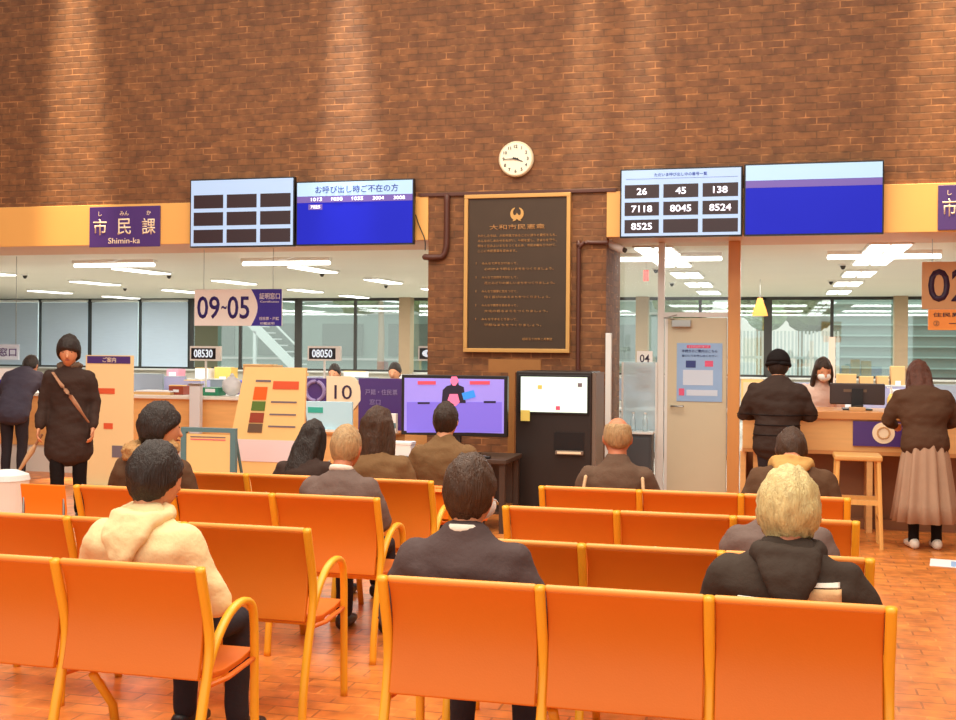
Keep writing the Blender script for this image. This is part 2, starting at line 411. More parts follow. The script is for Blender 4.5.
# plastic bottles on it
glass_mat('bottle_clear', (.85, .93, .95), 0.12, haze=.3)
for q, (px, lb) in enumerate(((633, 'small clear plastic bottle standing left on the low cabinet'), (645, 'small clear plastic bottle standing right on the low cabinet'))):
    p = P(px, 432, 12.5)
    t = thing('bottle', lb, 'bottle', (p.x, 12.5, k0.z+.02), group='bottles on the low cabinet')
    obj('body', loft(BM(), [(0, 0, .004), (0, 0, .12), (0, 0, .15), (0, 0, .17), (0, 0, .19)], [.03, .03, .022, .012, .012], caps=False), 'bottle_clear', t, smooth=True)
    obj('cap', cyl(BM(), (0, 0, .19), (0, 0, .205), .014), 'white_frame', t)

# exterior behind the windows
struct('ground_outside', Box(-30, 12, 27.2, 48, -.3, -.05), 'asphalt')
t = thing('building', 'pale green grey building seen outside through the back windows', 'building', (-8, 40, -.05))
x0, x1 = PXX(185, 40), PXX(660, 40)
obj('wall', Box(x0, x1, 40, 41, -.05, 9), 'facade_green', t, off=t.location)
for k in range(7):
    xx = x0 + (k+.5)*(x1-x0)/7
    obj('window', Box(xx-.8, xx+.8, 39.94, 40.02, 1.2, 2.4), 'facade_dark', t, off=t.location)
bm = BM()
for z in (.6, 1.05, 2.75, 3.2): box(bm, x0, x1, 39.9, 40.0, z, z+.08)
obj('ledges', bm, 'white_metal', t, off=t.location)
t = thing('outdoor_stair', 'white outdoor stair rising outside the window behind the 09-05 sign', 'stair', (PXX(270, 36), 36, -.05))
s0, s1 = PXX(300, 36), PXX(212, 36)
bm = BM(); prism(bm, [(s0, 0.5), (s0, .9), (s1, 3.9), (s1, 3.5)], 'y', 35.9, 36.0); obj('stringer', bm, 'white_metal', t, off=t.location)
for k in range(14):
    u = k/14; xx = s0+(s1-s0)*u; zz = .7+3.0*u
    if k < 12: obj('step', Box(xx-.14, xx+.14, 36.0, 36.8, zz, zz+.05), 'white_metal', t, off=t.location)
bm = BM(); prism(bm, [(s0, 1.45), (s0, 1.52), (s1, 4.52), (s1, 4.45)], 'y', 35.9, 35.96); obj('handrail', bm, 'white_metal', t, off=t.location)
bm = BM()
for u in (.08, .5, .95): box(bm, s0+(s1-s0)*u-.05, s0+(s1-s0)*u+.05, 35.9, 36.0, -.05, .55+3*u)
obj('support_posts', bm, 'white_metal', t, off=t.location)
t = thing('building', 'grey green facade seen outside through the windows right of the slat fence', 'building', (PXX(880, 36), 36, -.05))
x0, x1 = PXX(832, 36), PXX(1100, 36)
obj('wall', Box(x0, x1, 36, 37, -.05, 6), 'facade_dark', t, off=t.location)
bm = BM()
for k in range(10): box(bm, x0, x1, 35.95, 36.0, .4+.32*k, .45+.32*k)
obj('ledges', bm, 'facade_green', t, off=t.location)
# slat fence
x0, x1 = PXX(715, 31), PXX(838, 31)
t = thing('slat_fence', 'white fence of upright slats outside the windows right of the wooden post', 'fence', ((x0+x1)/2, 31, -.05))
n = 34
for k in range(n):
    xx = x0 + (x1-x0)*k/(n-1)
    obj('slat', Box(xx-.027, xx+.027, 31, 31.03, .3, PZ(780, 331, 31)), 'white_metal', t, off=t.location)
bm = BM(); box(bm, x0, x1, 31.03, 31.07, .5, .58); box(bm, x0, x1, 31.03, 31.07, 1.35, 1.42)
for xx in (x0, x1): box(bm, xx-.04, xx+.04, 31.03, 31.1, -.05, 1.9)
obj('rail', bm, 'white_metal', t, off=t.location)
# trees outside: crowns of displaced lumps with trunks
def tree(lb, px, Y, zc, r, seed, sz=.9):
    x = PXX(px, Y)
    t = thing('tree', lb, 'tree', (x, Y, -.05))
    rng = random.Random(seed); bm = BM()
    for k in range(9):
        c = Vector((rng.uniform(-.7, .7)*r, rng.uniform(-.4, .4)*r, zc+rng.uniform(-.5, .5)*r*sz)); rr = r*rng.uniform(.35, .55)
        ellipsoid(bm, c, (rr, rr, rr*.85), 12, 9, fn=lambda d, c=c: 1+.28*noise.noise((d*3.2+c)*1.0)+.12*noise.noise(d*9+c))
    obj('crown', bm, 'leaf_outside', t, smooth=False)
    obj('trunk', loft(BM(), [(0, 0, 0), (.05, 0, zc*.5), (0, 0, zc)], [.14, .11, .07]), 'pillar_tan', t, smooth=True)
tree('leafy green tree outside above the slat fence, nearest the wooden post', 758, 33.5, 3.1, 1.1, 3)
tree('leafy green tree outside above the right half of the slat fence', 800, 38.6, 3.3, 1.3, 5)
tree('leafy tree outside behind the transom above the cream door', 688, 36, 3.6, 1.4, 9)
tree('yellow green tree outside the window above the 08050 number display', 380, 37, 3.9, 1.5, 12)

# office ceiling lights
def clight(x, y, wdt, ln, horiz, lb, grp):
    t = thing('ceiling_light', lb, 'light', (x, y, 2.80), group=grp)
    if horiz:
        obj('housing', Box(-ln/2, ln/2, -.05, .05, -.045, -.001), 'tube_housing', t)
        obj('tube', loft(BM(), [(-ln/2+.02, 0, -.075), (ln/2-.02, 0, -.075)], [.026, .026], n=10), 'tube', t, smooth=True)
        obj('hanger', prism(BM(), [(-.16, 0), (.16, 0), (.05, -.03), (-.05, -.03)], 'y', -.12, .12), 'tube_housing', t)
    else:
        obj('housing', Box(-wdt/2, wdt/2, -ln/2, ln/2, -.03, -.001), 'tube_housing', t)
        for s in (-1, 1):
            obj('tube', Box(s*wdt/4-wdt*.2, s*wdt/4+wdt*.2, -ln/2+.03, ln/2-.03, -.045, -.031), 'tube', t)
ordn = ['nearest', 'second', 'third', 'fourth', 'fifth']
for X, nm in ((-15.9, 'far left line'), (-12.6, 'line above the banner and the standing man'), (-9.7, 'line above the 09-05 sign'), (-6.8, 'line nearest the pier on its left')):
    for k, Y in enumerate((16.2, 19.4, 22.7, 25.6)):
        clight(X, Y, .30, 1.35, False, 'white twin-tube ceiling light, %s along the %s' % (ordn[k], nm), 'lengthwise office ceiling lights')
for X, nm in ((-1.38, 'line above the cream door'), (1.18, 'line above the right counter')):
    for k, Y in enumerate((13.75, 15.6, 18.3, 21.1, 24.2)):
        clight(X, Y, .46, 1.3, False, 'broad white ceiling light, %s along the %s' % (ordn[k], nm), 'broad office ceiling lights')
for X, nm in ((-12.0, 'far left, over the standing man'), (-9.0, 'over the left purple sign'), (-6.4, 'over the blue call screens'), (-1.3, 'over the cream door'), (1.2, 'over the right counter')):
    clight(X, 14.3, .1, 1.28, True, 'white crosswise tube light just behind the beam, ' + nm, 'crosswise tube lights')
# small ceiling sprinklers / sensors
mat('dark_dot', (60, 56, 50), .5)
for k, (px, py, lb) in enumerate(((25, 275, 'left end'), (169, 275, 'beside the left sign lights'), (125, 288, 'above the banner'), (322, 273, 'left of the pier'), (386, 285, 'nearest the pier on the left'), (656, 269, 'above the glass partition'), (672, 283, 'above the cream door'), (843, 265, 'above the right counter, nearer'), (831, 281, 'above the right counter, farther'))):
    hor = PY0 + (px-PX0)*ROLL
    t_ = (2.79-CAM_Z)*F_PX/(hor-py); xcn = (px-PX0)/F_PX
    Y = t_*(math.cos(YAW)+xcn*math.sin(YAW))
    p = P(px, py, Y)
    t = thing('sprinkler', 'small dark sprinkler head on the office ceiling, ' + lb, 'sprinkler', (p.x, Y, 2.80), group='ceiling sprinklers')
    obj('plate', cyl(BM(), (0, 0, 0), (0, 0, -.02), .06), 'tube_housing', t, smooth=False)
    obj('head', loft(BM(), [(0, 0, -.02), (0, 0, -.05)], [.04, .03], n=10), 'dark_dot', t, smooth=True)

# conduits on the brick pier
def pipe(lb, pts, r=.024):
    o = obj('conduit_pipe', loft(BM(), spline(pts, 5) if len(pts) > 3 else pts, [r]*(len(spline(pts, 5)) if len(pts) > 3 else len(pts)), n=10), 'conduit_brown', smooth=True)
    tag(o, lb, 'pipe')
    return o
a = P(447, 196, 11.97); b = P(447, 252, 11.97); c = P(429, 257, 11.97)
pipe('brown conduit pipe bending left on the brick pier, left of the bronze plaque', [(a.x, 11.97, a.z), (a.x, 11.97, b.z+.15), (a.x-.01, 11.97, b.z+.03), (a.x-.06, 11.97, c.z), (c.x-.05, 11.97, c.z)], .034)
a = P(578, 365, 11.97); b = P(578, 243, 11.97); c = P(607, 240, 11.97)
pipe('brown conduit pipe on the brick pier, right of the bronze plaque', [(a.x, 11.97, .1), (a.x, 11.97, b.z-.2), (a.x, 11.97, b.z-.06), (a.x+.06, 11.97, b.z), (a.x+.15, 11.97, b.z), (c.x, 11.97, b.z)], .024)
q = P(608, 333, 11.9)
o = obj('cable_duct', Box(q.x-.03, q.x+.03, 11.93, 11.995, 0, q.z), 'white_frame', bev=.005); tag(o, 'white upright cable duct at the right corner of the brick pier', 'duct')
q = P(616, 247, 12.2)
t = thing('security_camera', 'small white camera on the upper right corner of the brick pier', 'camera', (q.x, 12.2, q.z))
obj('body', loft(BM(), [(-.07, 0, .03), (.07, -.03, -.03)], [.04, .04], n=12), 'white_frame', t, smooth=True)
obj('bracket', Box(-.13, -.05, -.02, .02, .0, .09), 'white_frame', t)
obj('lens', cyl(BM(), (.06, -.03, -.02), (.11, -.05, -.045), .026), 'dark_dot', t)
# ------------------------------------------------------------ signs and screens on the fascia
mat('sign_purple', (76, 48, 118), 0.4); mat('letter_cream', (246, 224, 190), 0.5); mat('sign_white', (250, 250, 248), 0.45)
mat('sign_ink', (40, 28, 120), 0.5); mat('sign_blue', (58, 44, 168), .4); mat('black_plastic', (22, 20, 22), 0.35)
mat('screen_blue', (22, 30, 172), .3, emit=.42, spec=.2, var=.12, vscale=1.2); mat('screen_bar', (96, 78, 150), .3, emit=.5); mat('screen_head', (160, 196, 228), .3, emit=.40)
mat('screen_white_text', (235, 238, 255), .3, emit=.8); mat('screen_ink', (40, 60, 150), .3, emit=.4); mat('screen_cell', (46, 30, 34), .3, emit=.3)
mat('screen_pale', (158, 186, 222), .3, emit=.40)
def purple_sign(px0, px1, py0, py1, Y, lb, cut=None):
    a, b = P(px0, py0, Y), P(px1, py1, Y); pw, ph = b.x-a.x, a.z-b.z; cx = (a.x+b.x)/2
    t = thing('department_sign', lb, 'sign', (cx, Y, b.z)); o = t.location
    obj('panel', Box(a.x, b.x, Y-.02, Y, b.z, a.z), 'sign_purple', t, off=o, bev=.003)
    y = Y-.022
    for k, (kn, fu) in enumerate((('市', 'し'), ('民', 'みん'), ('課', 'か'))):
        x = cx + (k-1)*pw*.345
        text('letter', kn, 'letter_cream', t, x, y, b.z+ph*.50, h=ph*.40, wid=pw*.19, off=o, bold=.012)
        text('furigana', fu, 'letter_cream', t, x, y, b.z+ph*.83, h=ph*.11, off=o)
    text('romaji', 'Shimin-ka', 'letter_cream', t, cx-pw*.0, y, b.z+ph*.155, h=ph*.14, wid=pw*.45, off=o)
purple_sign(90.5, 160.5, 207.5, 246.5, 11.98, 'purple department sign reading 市民課 Shimin-ka on the left beam')
a = P(938, 186, 11.98); 
purple_sign(938, 1012, 185.5, 229, 11.98, 'purple department sign at the right edge, cut by the picture frame')

def screen_tv(px0, px1, py0, py1, Y, lb, kind):
    pm = (px0+px1)/2
    zt_, zb_ = (PZ(pm, py0, Y), PZ(pm, py1, Y)); x0, x1 = PXX(px0, Y, 200), PXX(px1, Y, 200)
    cx = (x0+x1)/2; W = x1-x0; H = zt_-zb_
    t = thing('call_screen', lb, 'screen', (cx, Y, zb_)); o = t.location
    obj('casing', Box(x0, x1, Y, Y+.06, zb_, zt_), 'black_plastic', t, off=o, bev=.006)
    bz = .016
    scr = obj('screen', Box(x0+bz, x1-bz, Y-.004, Y+.001, zb_+bz, zt_-bz), 'screen_blue' if kind in ('absent', 'blank_blue') else 'screen_pale', t, off=o)
    obj('wall_bracket', Box(cx-.15, cx+.15, Y+.06, 11.985, zb_+H*.3, zb_+H*.75), 'black_plastic', t, off=o)
    y = Y-.006
    if kind in ('absent', 'blank_blue'):
        obj('header_bar', Box(x0+bz, x1-bz, Y-.006, Y-.004, zt_-H*.235, zt_-bz), 'screen_head', t, off=o)
        obj('number_bar', Box(x0+bz, x1-bz, Y-.006, Y-.004, zt_-H*.335, zt_-H*.238), 'screen_bar', t, off=o)
        if kind == 'absent':
            text('heading', 'お呼び出し時ご不在の方', 'screen_ink', t, cx+W*.02, Y-.008, zt_-H*.135, h=H*.115, wid=W*.70, off=o, bold=.01)
            for k, s in enumerate(('1013', '1030', '1035', '3004', '3008')):
                text('number', s, 'screen_white_text', t, cx+W*(-.32+.175*k), Y-.008, zt_-H*.287, h=H*.055, wid=W*.095, off=o, bold=.02)
            obj('number_box', Box(cx-W*.39, cx-W*.27, Y-.006, Y-.004, zt_-H*.445, zt_-H*.36), 'screen_bar', t, off=o)
            text('number', '7025', 'screen_white_text', t, cx-W*.33, Y-.008, zt_-H*.403, h=H*.05, wid=W*.085, off=o, bold=.02)
    else:
        if kind == 'numbers':
            text('heading', 'ただいま呼び出し中の番号一覧', 'screen_ink', t, cx, y, zt_-H*.095, h=H*.05, wid=W*.43, off=o, bold=.01)
            obj('rule', Box(x0+W*.05, x1-W*.04, Y-.006, Y-.004, zt_-H*.152, zt_-H*.148), 'screen_ink', t, off=o)
        nums = ['26', '45', '138', '7118', '8045', '8524', '8525', '', '']
        for r in range(3):
            for c_ in range(3):
                xa_ = x0+W*(.04+.32*c_); za_ = zt_-H*(.235+.253*r)
                ce = obj('number_cell', Box(xa_, xa_+W*.285, Y-.006, Y-.004, za_-H*.195, za_), 'screen_cell', t, off=o)
                s = nums[r*3+c_]
                if s and kind == 'numbers':
                    text('number', s, 'screen_white_text', ce, xa_+W*.1425, Y-.008, za_-H*.0975, h=H*.10, off=o, bold=.02, sx=1.15)
    return t
screen_tv(296, 414, 180, 245, 11.87, 'call screen with deep blue field headed お呼び出し時ご不在の方, left of the brick pier', 'absent')
screen_tv(190, 294.5, 178, 247, 11.87, 'pale blue call screen with empty dark cells, left of the deep blue screen', 'cells')
screen_tv(620, 742.5, 167.5, 237, 11.87, 'pale call screen listing numbers 26 to 8525, right of the clock', 'numbers')
screen_tv(744, 884, 162, 235, 11.87, 'empty blue call screen, rightmost of the screens on the right beam', 'blank_blue')
q0, q1 = P(416, 215, 11.96), P(427, 250, 11.96)
o = obj('screen_cable', loft(BM(), spline([(q0.x, 11.95, q0.z), (q0.x+.03, 11.96, q0.z-.1), (q1.x-.03, 11.965, q1.z+.12), (q1.x-.02, 11.96, q1.z)], 5), [.006]*16, n=6), 'black_plastic', smooth=True)
tag(o, 'thin black cable drooping from the blue call screen beside the brick pier', 'cable')

# ------------------------------------------------------------ wall clock
mat('clock_face', (248, 240, 214), .4); mat('clock_rim', (226, 212, 178), .3)
c = P(516, 159, 11.96)
t = thing('wall_clock', 'round cream wall clock with black numerals above the bronze plaque', 'clock', (c.x, 11.99, c.z))
obj('rim', loft(BM(), [(0, 0, 0), (0, -.03, 0), (0, -.045, 0)], [.19, .19, .178], n=48, caps=False), 'clock_rim', t, smooth=False)
obj('face', cyl(BM(), (0, -.0455, 0), (0, -.0475, 0), .170, n=48), 'clock_face', t)
for k in range(12):
    a = PI/2 - (k+1)*PI/6
    text('numeral', str(k+1), 'black_plastic', t, .132*math.cos(a), -.050, .132*math.sin(a), h=.034, bold=.015)
def hand(L_, wd, ang, y):
    d = Vector((math.sin(ang), 0, math.cos(ang))); s = Vector((d.z, 0, -d.x))
    bm = BM(); pts = [-d*.03 - s*wd, -d*.03 + s*wd, d*L_ + s*wd*.4, d*L_ - s*wd*.4]
    A = [bm.verts.new(p + Vector((0, y, 0))) for p in pts]; B = [bm.verts.new(p + Vector((0, y-.003, 0))) for p in pts]
    for i in range(4): bm.faces.new((A[i], A[(i+1) % 4], B[(i+1) % 4], B[i]))
    bm.faces.new(A[::-1]); bm.faces.new(B)
    return bm
obj('hour_hand', hand(.085, .009, math.radians(112), -.052), 'black_plastic', t)
obj('minute_hand', hand(.13, .006, math.radians(268), -.057), 'black_plastic', t)
obj('hub', cyl(BM(), (0, -.05, 0), (0, -.064, 0), .011), 'black_plastic', t)

# ------------------------------------------------------------ bronze plaque
mat('bronze', (70, 52, 36), .45, metal=.3, var=.15, vscale=5); mat('gold', (208, 160, 92), .4, metal=.35); mat('gold_text', (186, 136, 80), .5, metal=.1)
a, b = P(464.5, 195, 11.94), P(569.5, 353, 11.94); cx = (a.x+b.x)/2; W = b.x-a.x; H = a.z-b.z
t = thing('bronze_plaque', 'dark bronze plaque with gold frame, laurel crest and charter text on brick pier', 'plaque', (cx, 11.995, b.z)); o = t.location
obj('plate', Box(a.x+.03, b.x-.03, 11.955, 11.99, b.z+.03, a.z-.03), 'bronze', t, off=o)
fw = .042
bm = BM(); box(bm, a.x, b.x, 11.93, 11.99, a.z-fw, a.z); box(bm, a.x, b.x, 11.93, 11.99, b.z, b.z+fw); box(bm, a.x, a.x+fw, 11.93, 11.99, b.z+fw, a.z-fw); box(bm, b.x-fw, b.x, 11.93, 11.99, b.z+fw, a.z-fw)
obj('frame', bm, 'gold', t, off=o, bev=.004)
# crest: two laurel arcs open at the top meeting in a bird tail shape
def crest():
    bm = BM(); R0 = .062
    for s in (-1, 1):
        pts, rd = [], []
        for k in range(15):
            an = -PI/2 + s*(.35 + k/14*2.35)
            r = R0*(1.0 - .05*k/14); pts.append((r*math.cos(an)*.95, 0, r*math.sin(an))); rd.append((.017*(1-(k/14)**2*.85)+.002, .004))
        loft(bm, pts, rd, ref=(0, 0, 1), n=8) if False else None
        A = []; B = []
        for (x, _, z), (wr, _) in zip(pts, rd):
            d = Vector((x, 0, z)).normalized(); c_ = Vector((x, 0, z))
            A.append((c_ + d*wr)); B.append((c_ - d*wr))
        poly = [(p.x, p.z) for p in A] + [(p.x, p.z) for p in B[::-1]]
        prism(bm, poly, 'y', -.004, .004)
    prism(bm, [(0, .0), (.013, -.02), (.034, -.024), (.018, -.045), (.048, -.088), (.016, -.078), (0, -.06), (-.016, -.078), (-.048, -.088), (-.018, -.045), (-.034, -.024), (-.013, -.02)], 'y', -.006, .006)
    return bm
bm = crest(); bmesh.ops.translate(bm, vec=(cx, 11.948, a.z-.205), verts=bm.verts)
obj('crest', bm, 'gold', t, off=o)
yy = 11.950
text('title', '大和市民憲章', 'gold_text', t, cx-.0, yy, a.z-H*.208, h=.056, wid=W*.52, off=o, bold=.01)
para = ['わたしたちは、大和市民であることに誇りと責任をもち、', 'みんなのしあわせをねがい、平和を愛し、きまりを守り、', '明るく住みよいまちをつくるため、市民の輪をひろげて、', 'ここに市民憲章を定めます。']
for k, s in enumerate(para):
    text('paragraph_line', s, 'gold_text', t, cx-W*.37, yy, a.z-H*(.262+.032*k), h=.030, wid=W*(.74 if k < 3 else .37), off=o, align='LEFT', bold=.008)
arts = [('みんなで声をかけあって、', '心のかよう明るいまちをつくりましょう。', .68), ('みんなで自然を大切にして、', '花とみどりの美しいまちをつくりましょう。', .69), ('みんなで健康に気をつけて、', '働く喜びのあるまちをつくりましょう。', .65), ('みんなで教養を高めあって、', '文化の香るまちをつくりましょう。', .63), ('みんなで手をとりあって、', '平和なまちをつくりましょう。', .57)]
for k, (s1_, s2_, ww) in enumerate(arts):
    z = a.z-H*(.437+.0885*k)
    text('article_number', '1', 'gold_text', t, cx-W*.385, yy, z, h=.026, off=o, bold=.01)
    text('article_line', s1_, 'gold_text', t, cx-W*.33, yy, z, h=.028, wid=W*.34, off=o, align='LEFT', bold=.008)
    text('article_line', s2_, 'gold_text', t, cx-W*.305, yy, z-H*.036, h=.028, wid=W*(ww-.03), off=o, align='LEFT', bold=.008)
text('date_line', '昭和五十四年二月制定', 'gold_text', t, cx+W*.06, yy, a.z-H*.915, h=.028, wid=W*.28, off=o, align='LEFT', bold=.008)

# ------------------------------------------------------------ hanging signs
def cords(t, o, x0, x1, y, z):
    bm = BM()
    for x in (x0, x1): cyl(bm, (x, y, z), (x, y, 2.79), .004, n=6)
    obj('cord', bm, 'steel', t, off=o)
Y = 12.75
a, b = P(195, 289.5, Y), P(282, 326, Y); cx = (a.x+b.x)/2; W = b.x-a.x; H = a.z-b.z
t = thing('hanging_sign', 'hanging white and purple sign with window numbers 09~05 above the left counter', 'sign', (cx, Y, b.z)); o = t.location
obj('panel', Box(a.x, b.x, Y-.012, Y+.012, b.z, a.z), 'sign_white', t, off=o, bev=.002)
xs_ = a.x+W*.70
pts = [(b.x, b.z), (b.x, a.z)] + [(a.x+W*(.655+.075*math.sin(PI*(1-k/10))), a.z-H*k/10) for k in range(11)]
bm = prism(BM(), pts, 'y', Y-.016, Y-.012); obj('purple_field', bm, 'sign_blue', t, off=o)
text('numbers', '09', 'sign_ink', t, a.x+W*.165, Y-.015, (a.z+b.z)/2, h=H*.62, wid=W*.26, off=o, bold=.012)
text('numbers', '~', 'sign_ink', t, a.x+W*.345, Y-.015, (a.z+b.z)/2, h=H*.10, wid=W*.06, off=o, bold=.02)
text('numbers', '05', 'sign_ink', t, a.x+W*.51, Y-.015, (a.z+b.z)/2, h=H*.62, wid=W*.25, off=o, bold=.012)
text('caption', '証明窓口', 'sign_white', t, a.x+W*.865, Y-.018, a.z-H*.19, h=H*.17, wid=W*.23, off=o, bold=.01)
text('caption', 'Certificates', 'sign_white', t, a.x+W*.865, Y-.018, a.z-H*.34, h=H*.05, wid=W*.21, off=o)
text('caption', '住民票・戸籍', 'sign_white', t, a.x+W*.86, Y-.018, b.z+H*.20, h=H*.09, wid=W*.22, off=o, bold=.01)
text('caption', '印鑑証明', 'sign_white', t, a.x+W*.84, Y-.018, b.z+H*.07, h=H*.07, wid=W*.16, off=o, bold=.01)
cords(t, o, a.x+.12, b.x-.12, Y, a.z)

mat('sign_tan', (206, 160, 110), .5); mat('sign_orange', (248, 156, 70), .5); mat('ink_dark', (52, 34, 66), .5)
a, b = P(922, 262, Y), P(990, 309, Y); cx = (a.x+b.x)/2; W = b.x-a.x; H = a.z-b.z
t = thing('hanging_sign', 'hanging tan sign numbered 02 with an orange strip, at the right edge', 'sign', (cx, Y, b.z)); o = t.location
obj('panel', Box(a.x, b.x, Y-.012, Y+.012, b.z, a.z), 'sign_tan', t, off=o, bev=.002)
text('numbers', '02', 'ink_dark', t, a.x+W*.42, Y-.016, (a.z+b.z)/2, h=H*.70, wid=W*.66, off=o, bold=.015)
c2 = P(928, 330, Y)
st = obj('orange_strip', Box(c2.x, b.x, Y-.012, Y+.012, c2.z, b.z-.003), 'sign_orange', t, off=o)
text('caption', '住民異動届', 'ink_dark', st, c2.x+W*.40, Y-.016, b.z-.06, h=.045, wid=W*.66, off=o, bold=.01)
for s_, u_, h_, w_ in (('②', .12, .055, .055), ('ー', .36, .008, .07), ('③', .60, .055, .055)): text('caption', s_, 'ink_dark', st, c2.x+W*u_, Y-.016, b.z-.15, h=h_, wid=w_, off=o)
cords(t, o, a.x+.1, b.x-.1, Y, a.z)

# LED number displays on posts at the counter
mat('led_black', (14, 14, 22), .3); mat('led_text', (205, 220, 235), .3, emit=.6)
def led(px0, px1, py0, py1, Y, s, lb, zfoot):
    a, b = P(px0, py0, Y), P(px1, py1, Y); cx = (a.x+b.x)/2; W = b.x-a.x; H = a.z-b.z
    t = thing('number_display', lb, 'display', (cx, Y, zfoot)); o = t.location
    obj('casing', Box(a.x, b.x, Y-.03, Y+.03, b.z, a.z), 'white_frame', t, off=o, bev=.004)
    obj('display_window', Box(a.x+W*.05, b.x-W*.14, Y-.033, Y-.028, b.z+H*.12, a.z-H*.14), 'led_black', t, off=o)
    text('digits', s, 'led_text', t, cx-W*.045, Y-.036, (a.z+b.z)/2, h=H*.55, wid=W*.62, off=o, bold=.02)
    obj('post', cyl(BM(), (cx, Y, zfoot), (cx, Y, b.z), .014, n=10), 'white_frame', t, off=o)
ZC = 1.0
led(191, 221, 346, 361, 13.0, '08530', 'small black number display reading 08530, white casing, below the 09-05 sign', ZC)
led(308.5, 341, 346, 361, 13.0, '08050', 'small black number display reading 08050, white casing, on the left counter', ZC)
led(419, 446, 346, 361, 13.02, '0', 'small number display in a white casing half hidden by the brick pier', ZC)
# 04 sign and poster on the glass partition
Y = YP-.012
a, b = P(637, 351, Y), P(652.5, 364, Y)
t = thing('number_sign', 'small white sign numbered 04 on the glass beside the brick pier', 'sign', ((a.x+b.x)/2, Y, b.z)); o = t.location
obj('card', Box(a.x, b.x, Y-.006, Y, b.z, a.z), 'sign_white', t, off=o)
text('numbers', '04', 'ink_dark', t, (a.x+b.x)/2, Y-.008, (a.z+b.z)/2-.01, h=(a.z-b.z)*.62, wid=(b.x-a.x)*.62, off=o, bold=.01)
mat('paper_pink', (240, 222, 226), .6); mat('red_print', (214, 70, 64), .6); mat('grey_print', (120, 110, 120), .6)
a, b = P(636, 366, Y), P(655, 392, Y)
t = thing('notice', 'pinkish white paper notice with red heading on the glass under the 04 sign', 'notice', ((a.x+b.x)/2, Y, b.z)); o = t.location
obj('paper', Box(a.x, b.x, Y-.004, Y, b.z, a.z), 'paper_pink', t, off=o)
obj('heading', Box(a.x+.03, b.x-.03, Y-.006, Y-.004, a.z-.075, a.z-.03), 'red_print', t, off=o)
obj('logo', Box(a.x+.06, b.x-.06, Y-.006, Y-.004, b.z+.04, b.z+.08), 'red_print', t, off=o)
# poster on the door
mat('poster_blue', (150, 184, 226), .5, var=.08, vscale=4); mat('poster_pink', (226, 92, 130), .5); mat('poster_navy', (50, 66, 130), .5); mat('poster_pale', (206, 220, 238), .5)
Y = YP-.027
a, b = P(677, 343, Y), P(722, 402, Y); cx = (a.x+b.x)/2; W = b.x-a.x; H = a.z-b.z
t = thing('poster', 'large blue notice poster with pink heading on the cream door', 'poster', (cx, Y, b.z)); o = t.location
obj('sheet', Box(a.x, b.x, Y-.006, Y, b.z, a.z), 'poster_blue', t, off=o)
def rect(nm, u0, u1, v0, v1, m): return obj(nm, Box(a.x+W*u0, a.x+W*u1, Y-.008, Y-.006, a.z-H*v1, a.z-H*v0), m, t, off=o)
rect('heading_band', .22, .74, .035, .085, 'poster_pink')
text('heading', 'マイナンバーカード', 'poster_pale', t, cx-.01, Y-.010, a.z-H*.06, h=H*.03, wid=W*.45, off=o)
text('title', '手続きのご案内はこちら', 'poster_navy', t, cx, Y-.009, a.z-H*.135, h=H*.05, wid=W*.78, off=o, bold=.01)
text('title', '窓口にてお申し出ください', 'poster_navy', t, cx, Y-.009, a.z-H*.215, h=H*.035, wid=W*.78, off=o, bold=.01)
rect('picture', .14, .80, .46, .72, 'poster_pale'); rect('picture', .20, .42, .30, .42, 'poster_navy'); rect('badge', .62, .80, .30, .40, 'poster_pink'); rect('badge', .05, .17, .78, .9, 'poster_pink'); rect('footer_band', .22, .90, .80, .90, 'poster_pale')
# hanging orange bell shaped paper in the right office window
Y = 20.0
a, b = P(752, 298, Y), P(768, 316, Y); cx = (a.x+b.x)/2
t = thing('hanging_tag', 'orange bell shaped tag hanging high in the right office, left of the dark mullion', 'tag', (cx, Y, b.z)); o = t.location
h_ = a.z-b.z; w_ = (b.x-a.x)/2
bm = prism(BM(), [(cx-w_, b.z), (cx+w_, b.z), (cx+w_*.75, b.z+h_*.4), (cx+w_*.45, b.z+h_*.75), (cx+w_*.3, a.z), (cx-w_*.3, a.z), (cx-w_*.45, b.z+h_*.75), (cx-w_*.75, b.z+h_*.4)], 'y', Y-.02, Y+.02)
obj('tag_body', bm, 'sign_orange', t, off=o)
obj('cord', cyl(BM(), (cx, Y, a.z), (cx, Y, 2.80), .005, n=6), 'steel', t, off=o)
# small red sign hanging in the office behind the glass partition
Y = 16.0
a, b = P(643.5, 270, Y), P(648.5, 281, Y)
t = thing('hanging_tag', 'tiny red sign hanging from the ceiling behind the glass partition', 'tag', ((a.x+b.x)/2, Y, b.z)); o = t.location
obj('tag_body', Box(a.x, b.x, Y-.01, Y+.01, b.z, a.z), 'red_print', t, off=o)
obj('cord', cyl(BM(), ((a.x+b.x)/2, Y, a.z), ((a.x+b.x)/2, Y, 2.80), .004, n=6), 'steel', t, off=o)
# purple print and white board at the far left
Y = 13.4
a, b = P(-22, 347, Y), P(19, 357, Y)
t = thing('hanging_sign', 'pale sign with purple letters hanging at the left edge', 'sign', ((a.x+b.x)/2, Y, b.z)); o = t.location
obj('panel', Box(a.x, b.x, Y-.01, Y+.01, b.z-.04, a.z+.04), 'poster_pale', t, off=o)
text('letters', '受付窓口', 'sign_purple', t, (a.x+b.x)/2, Y-.013, (a.z+b.z)/2, h=(a.z-b.z)*.9, wid=(b.x-a.x)*.9, off=o, bold=.02)
cords(t, o, a.x+.05, b.x-.05, Y, a.z+.04)
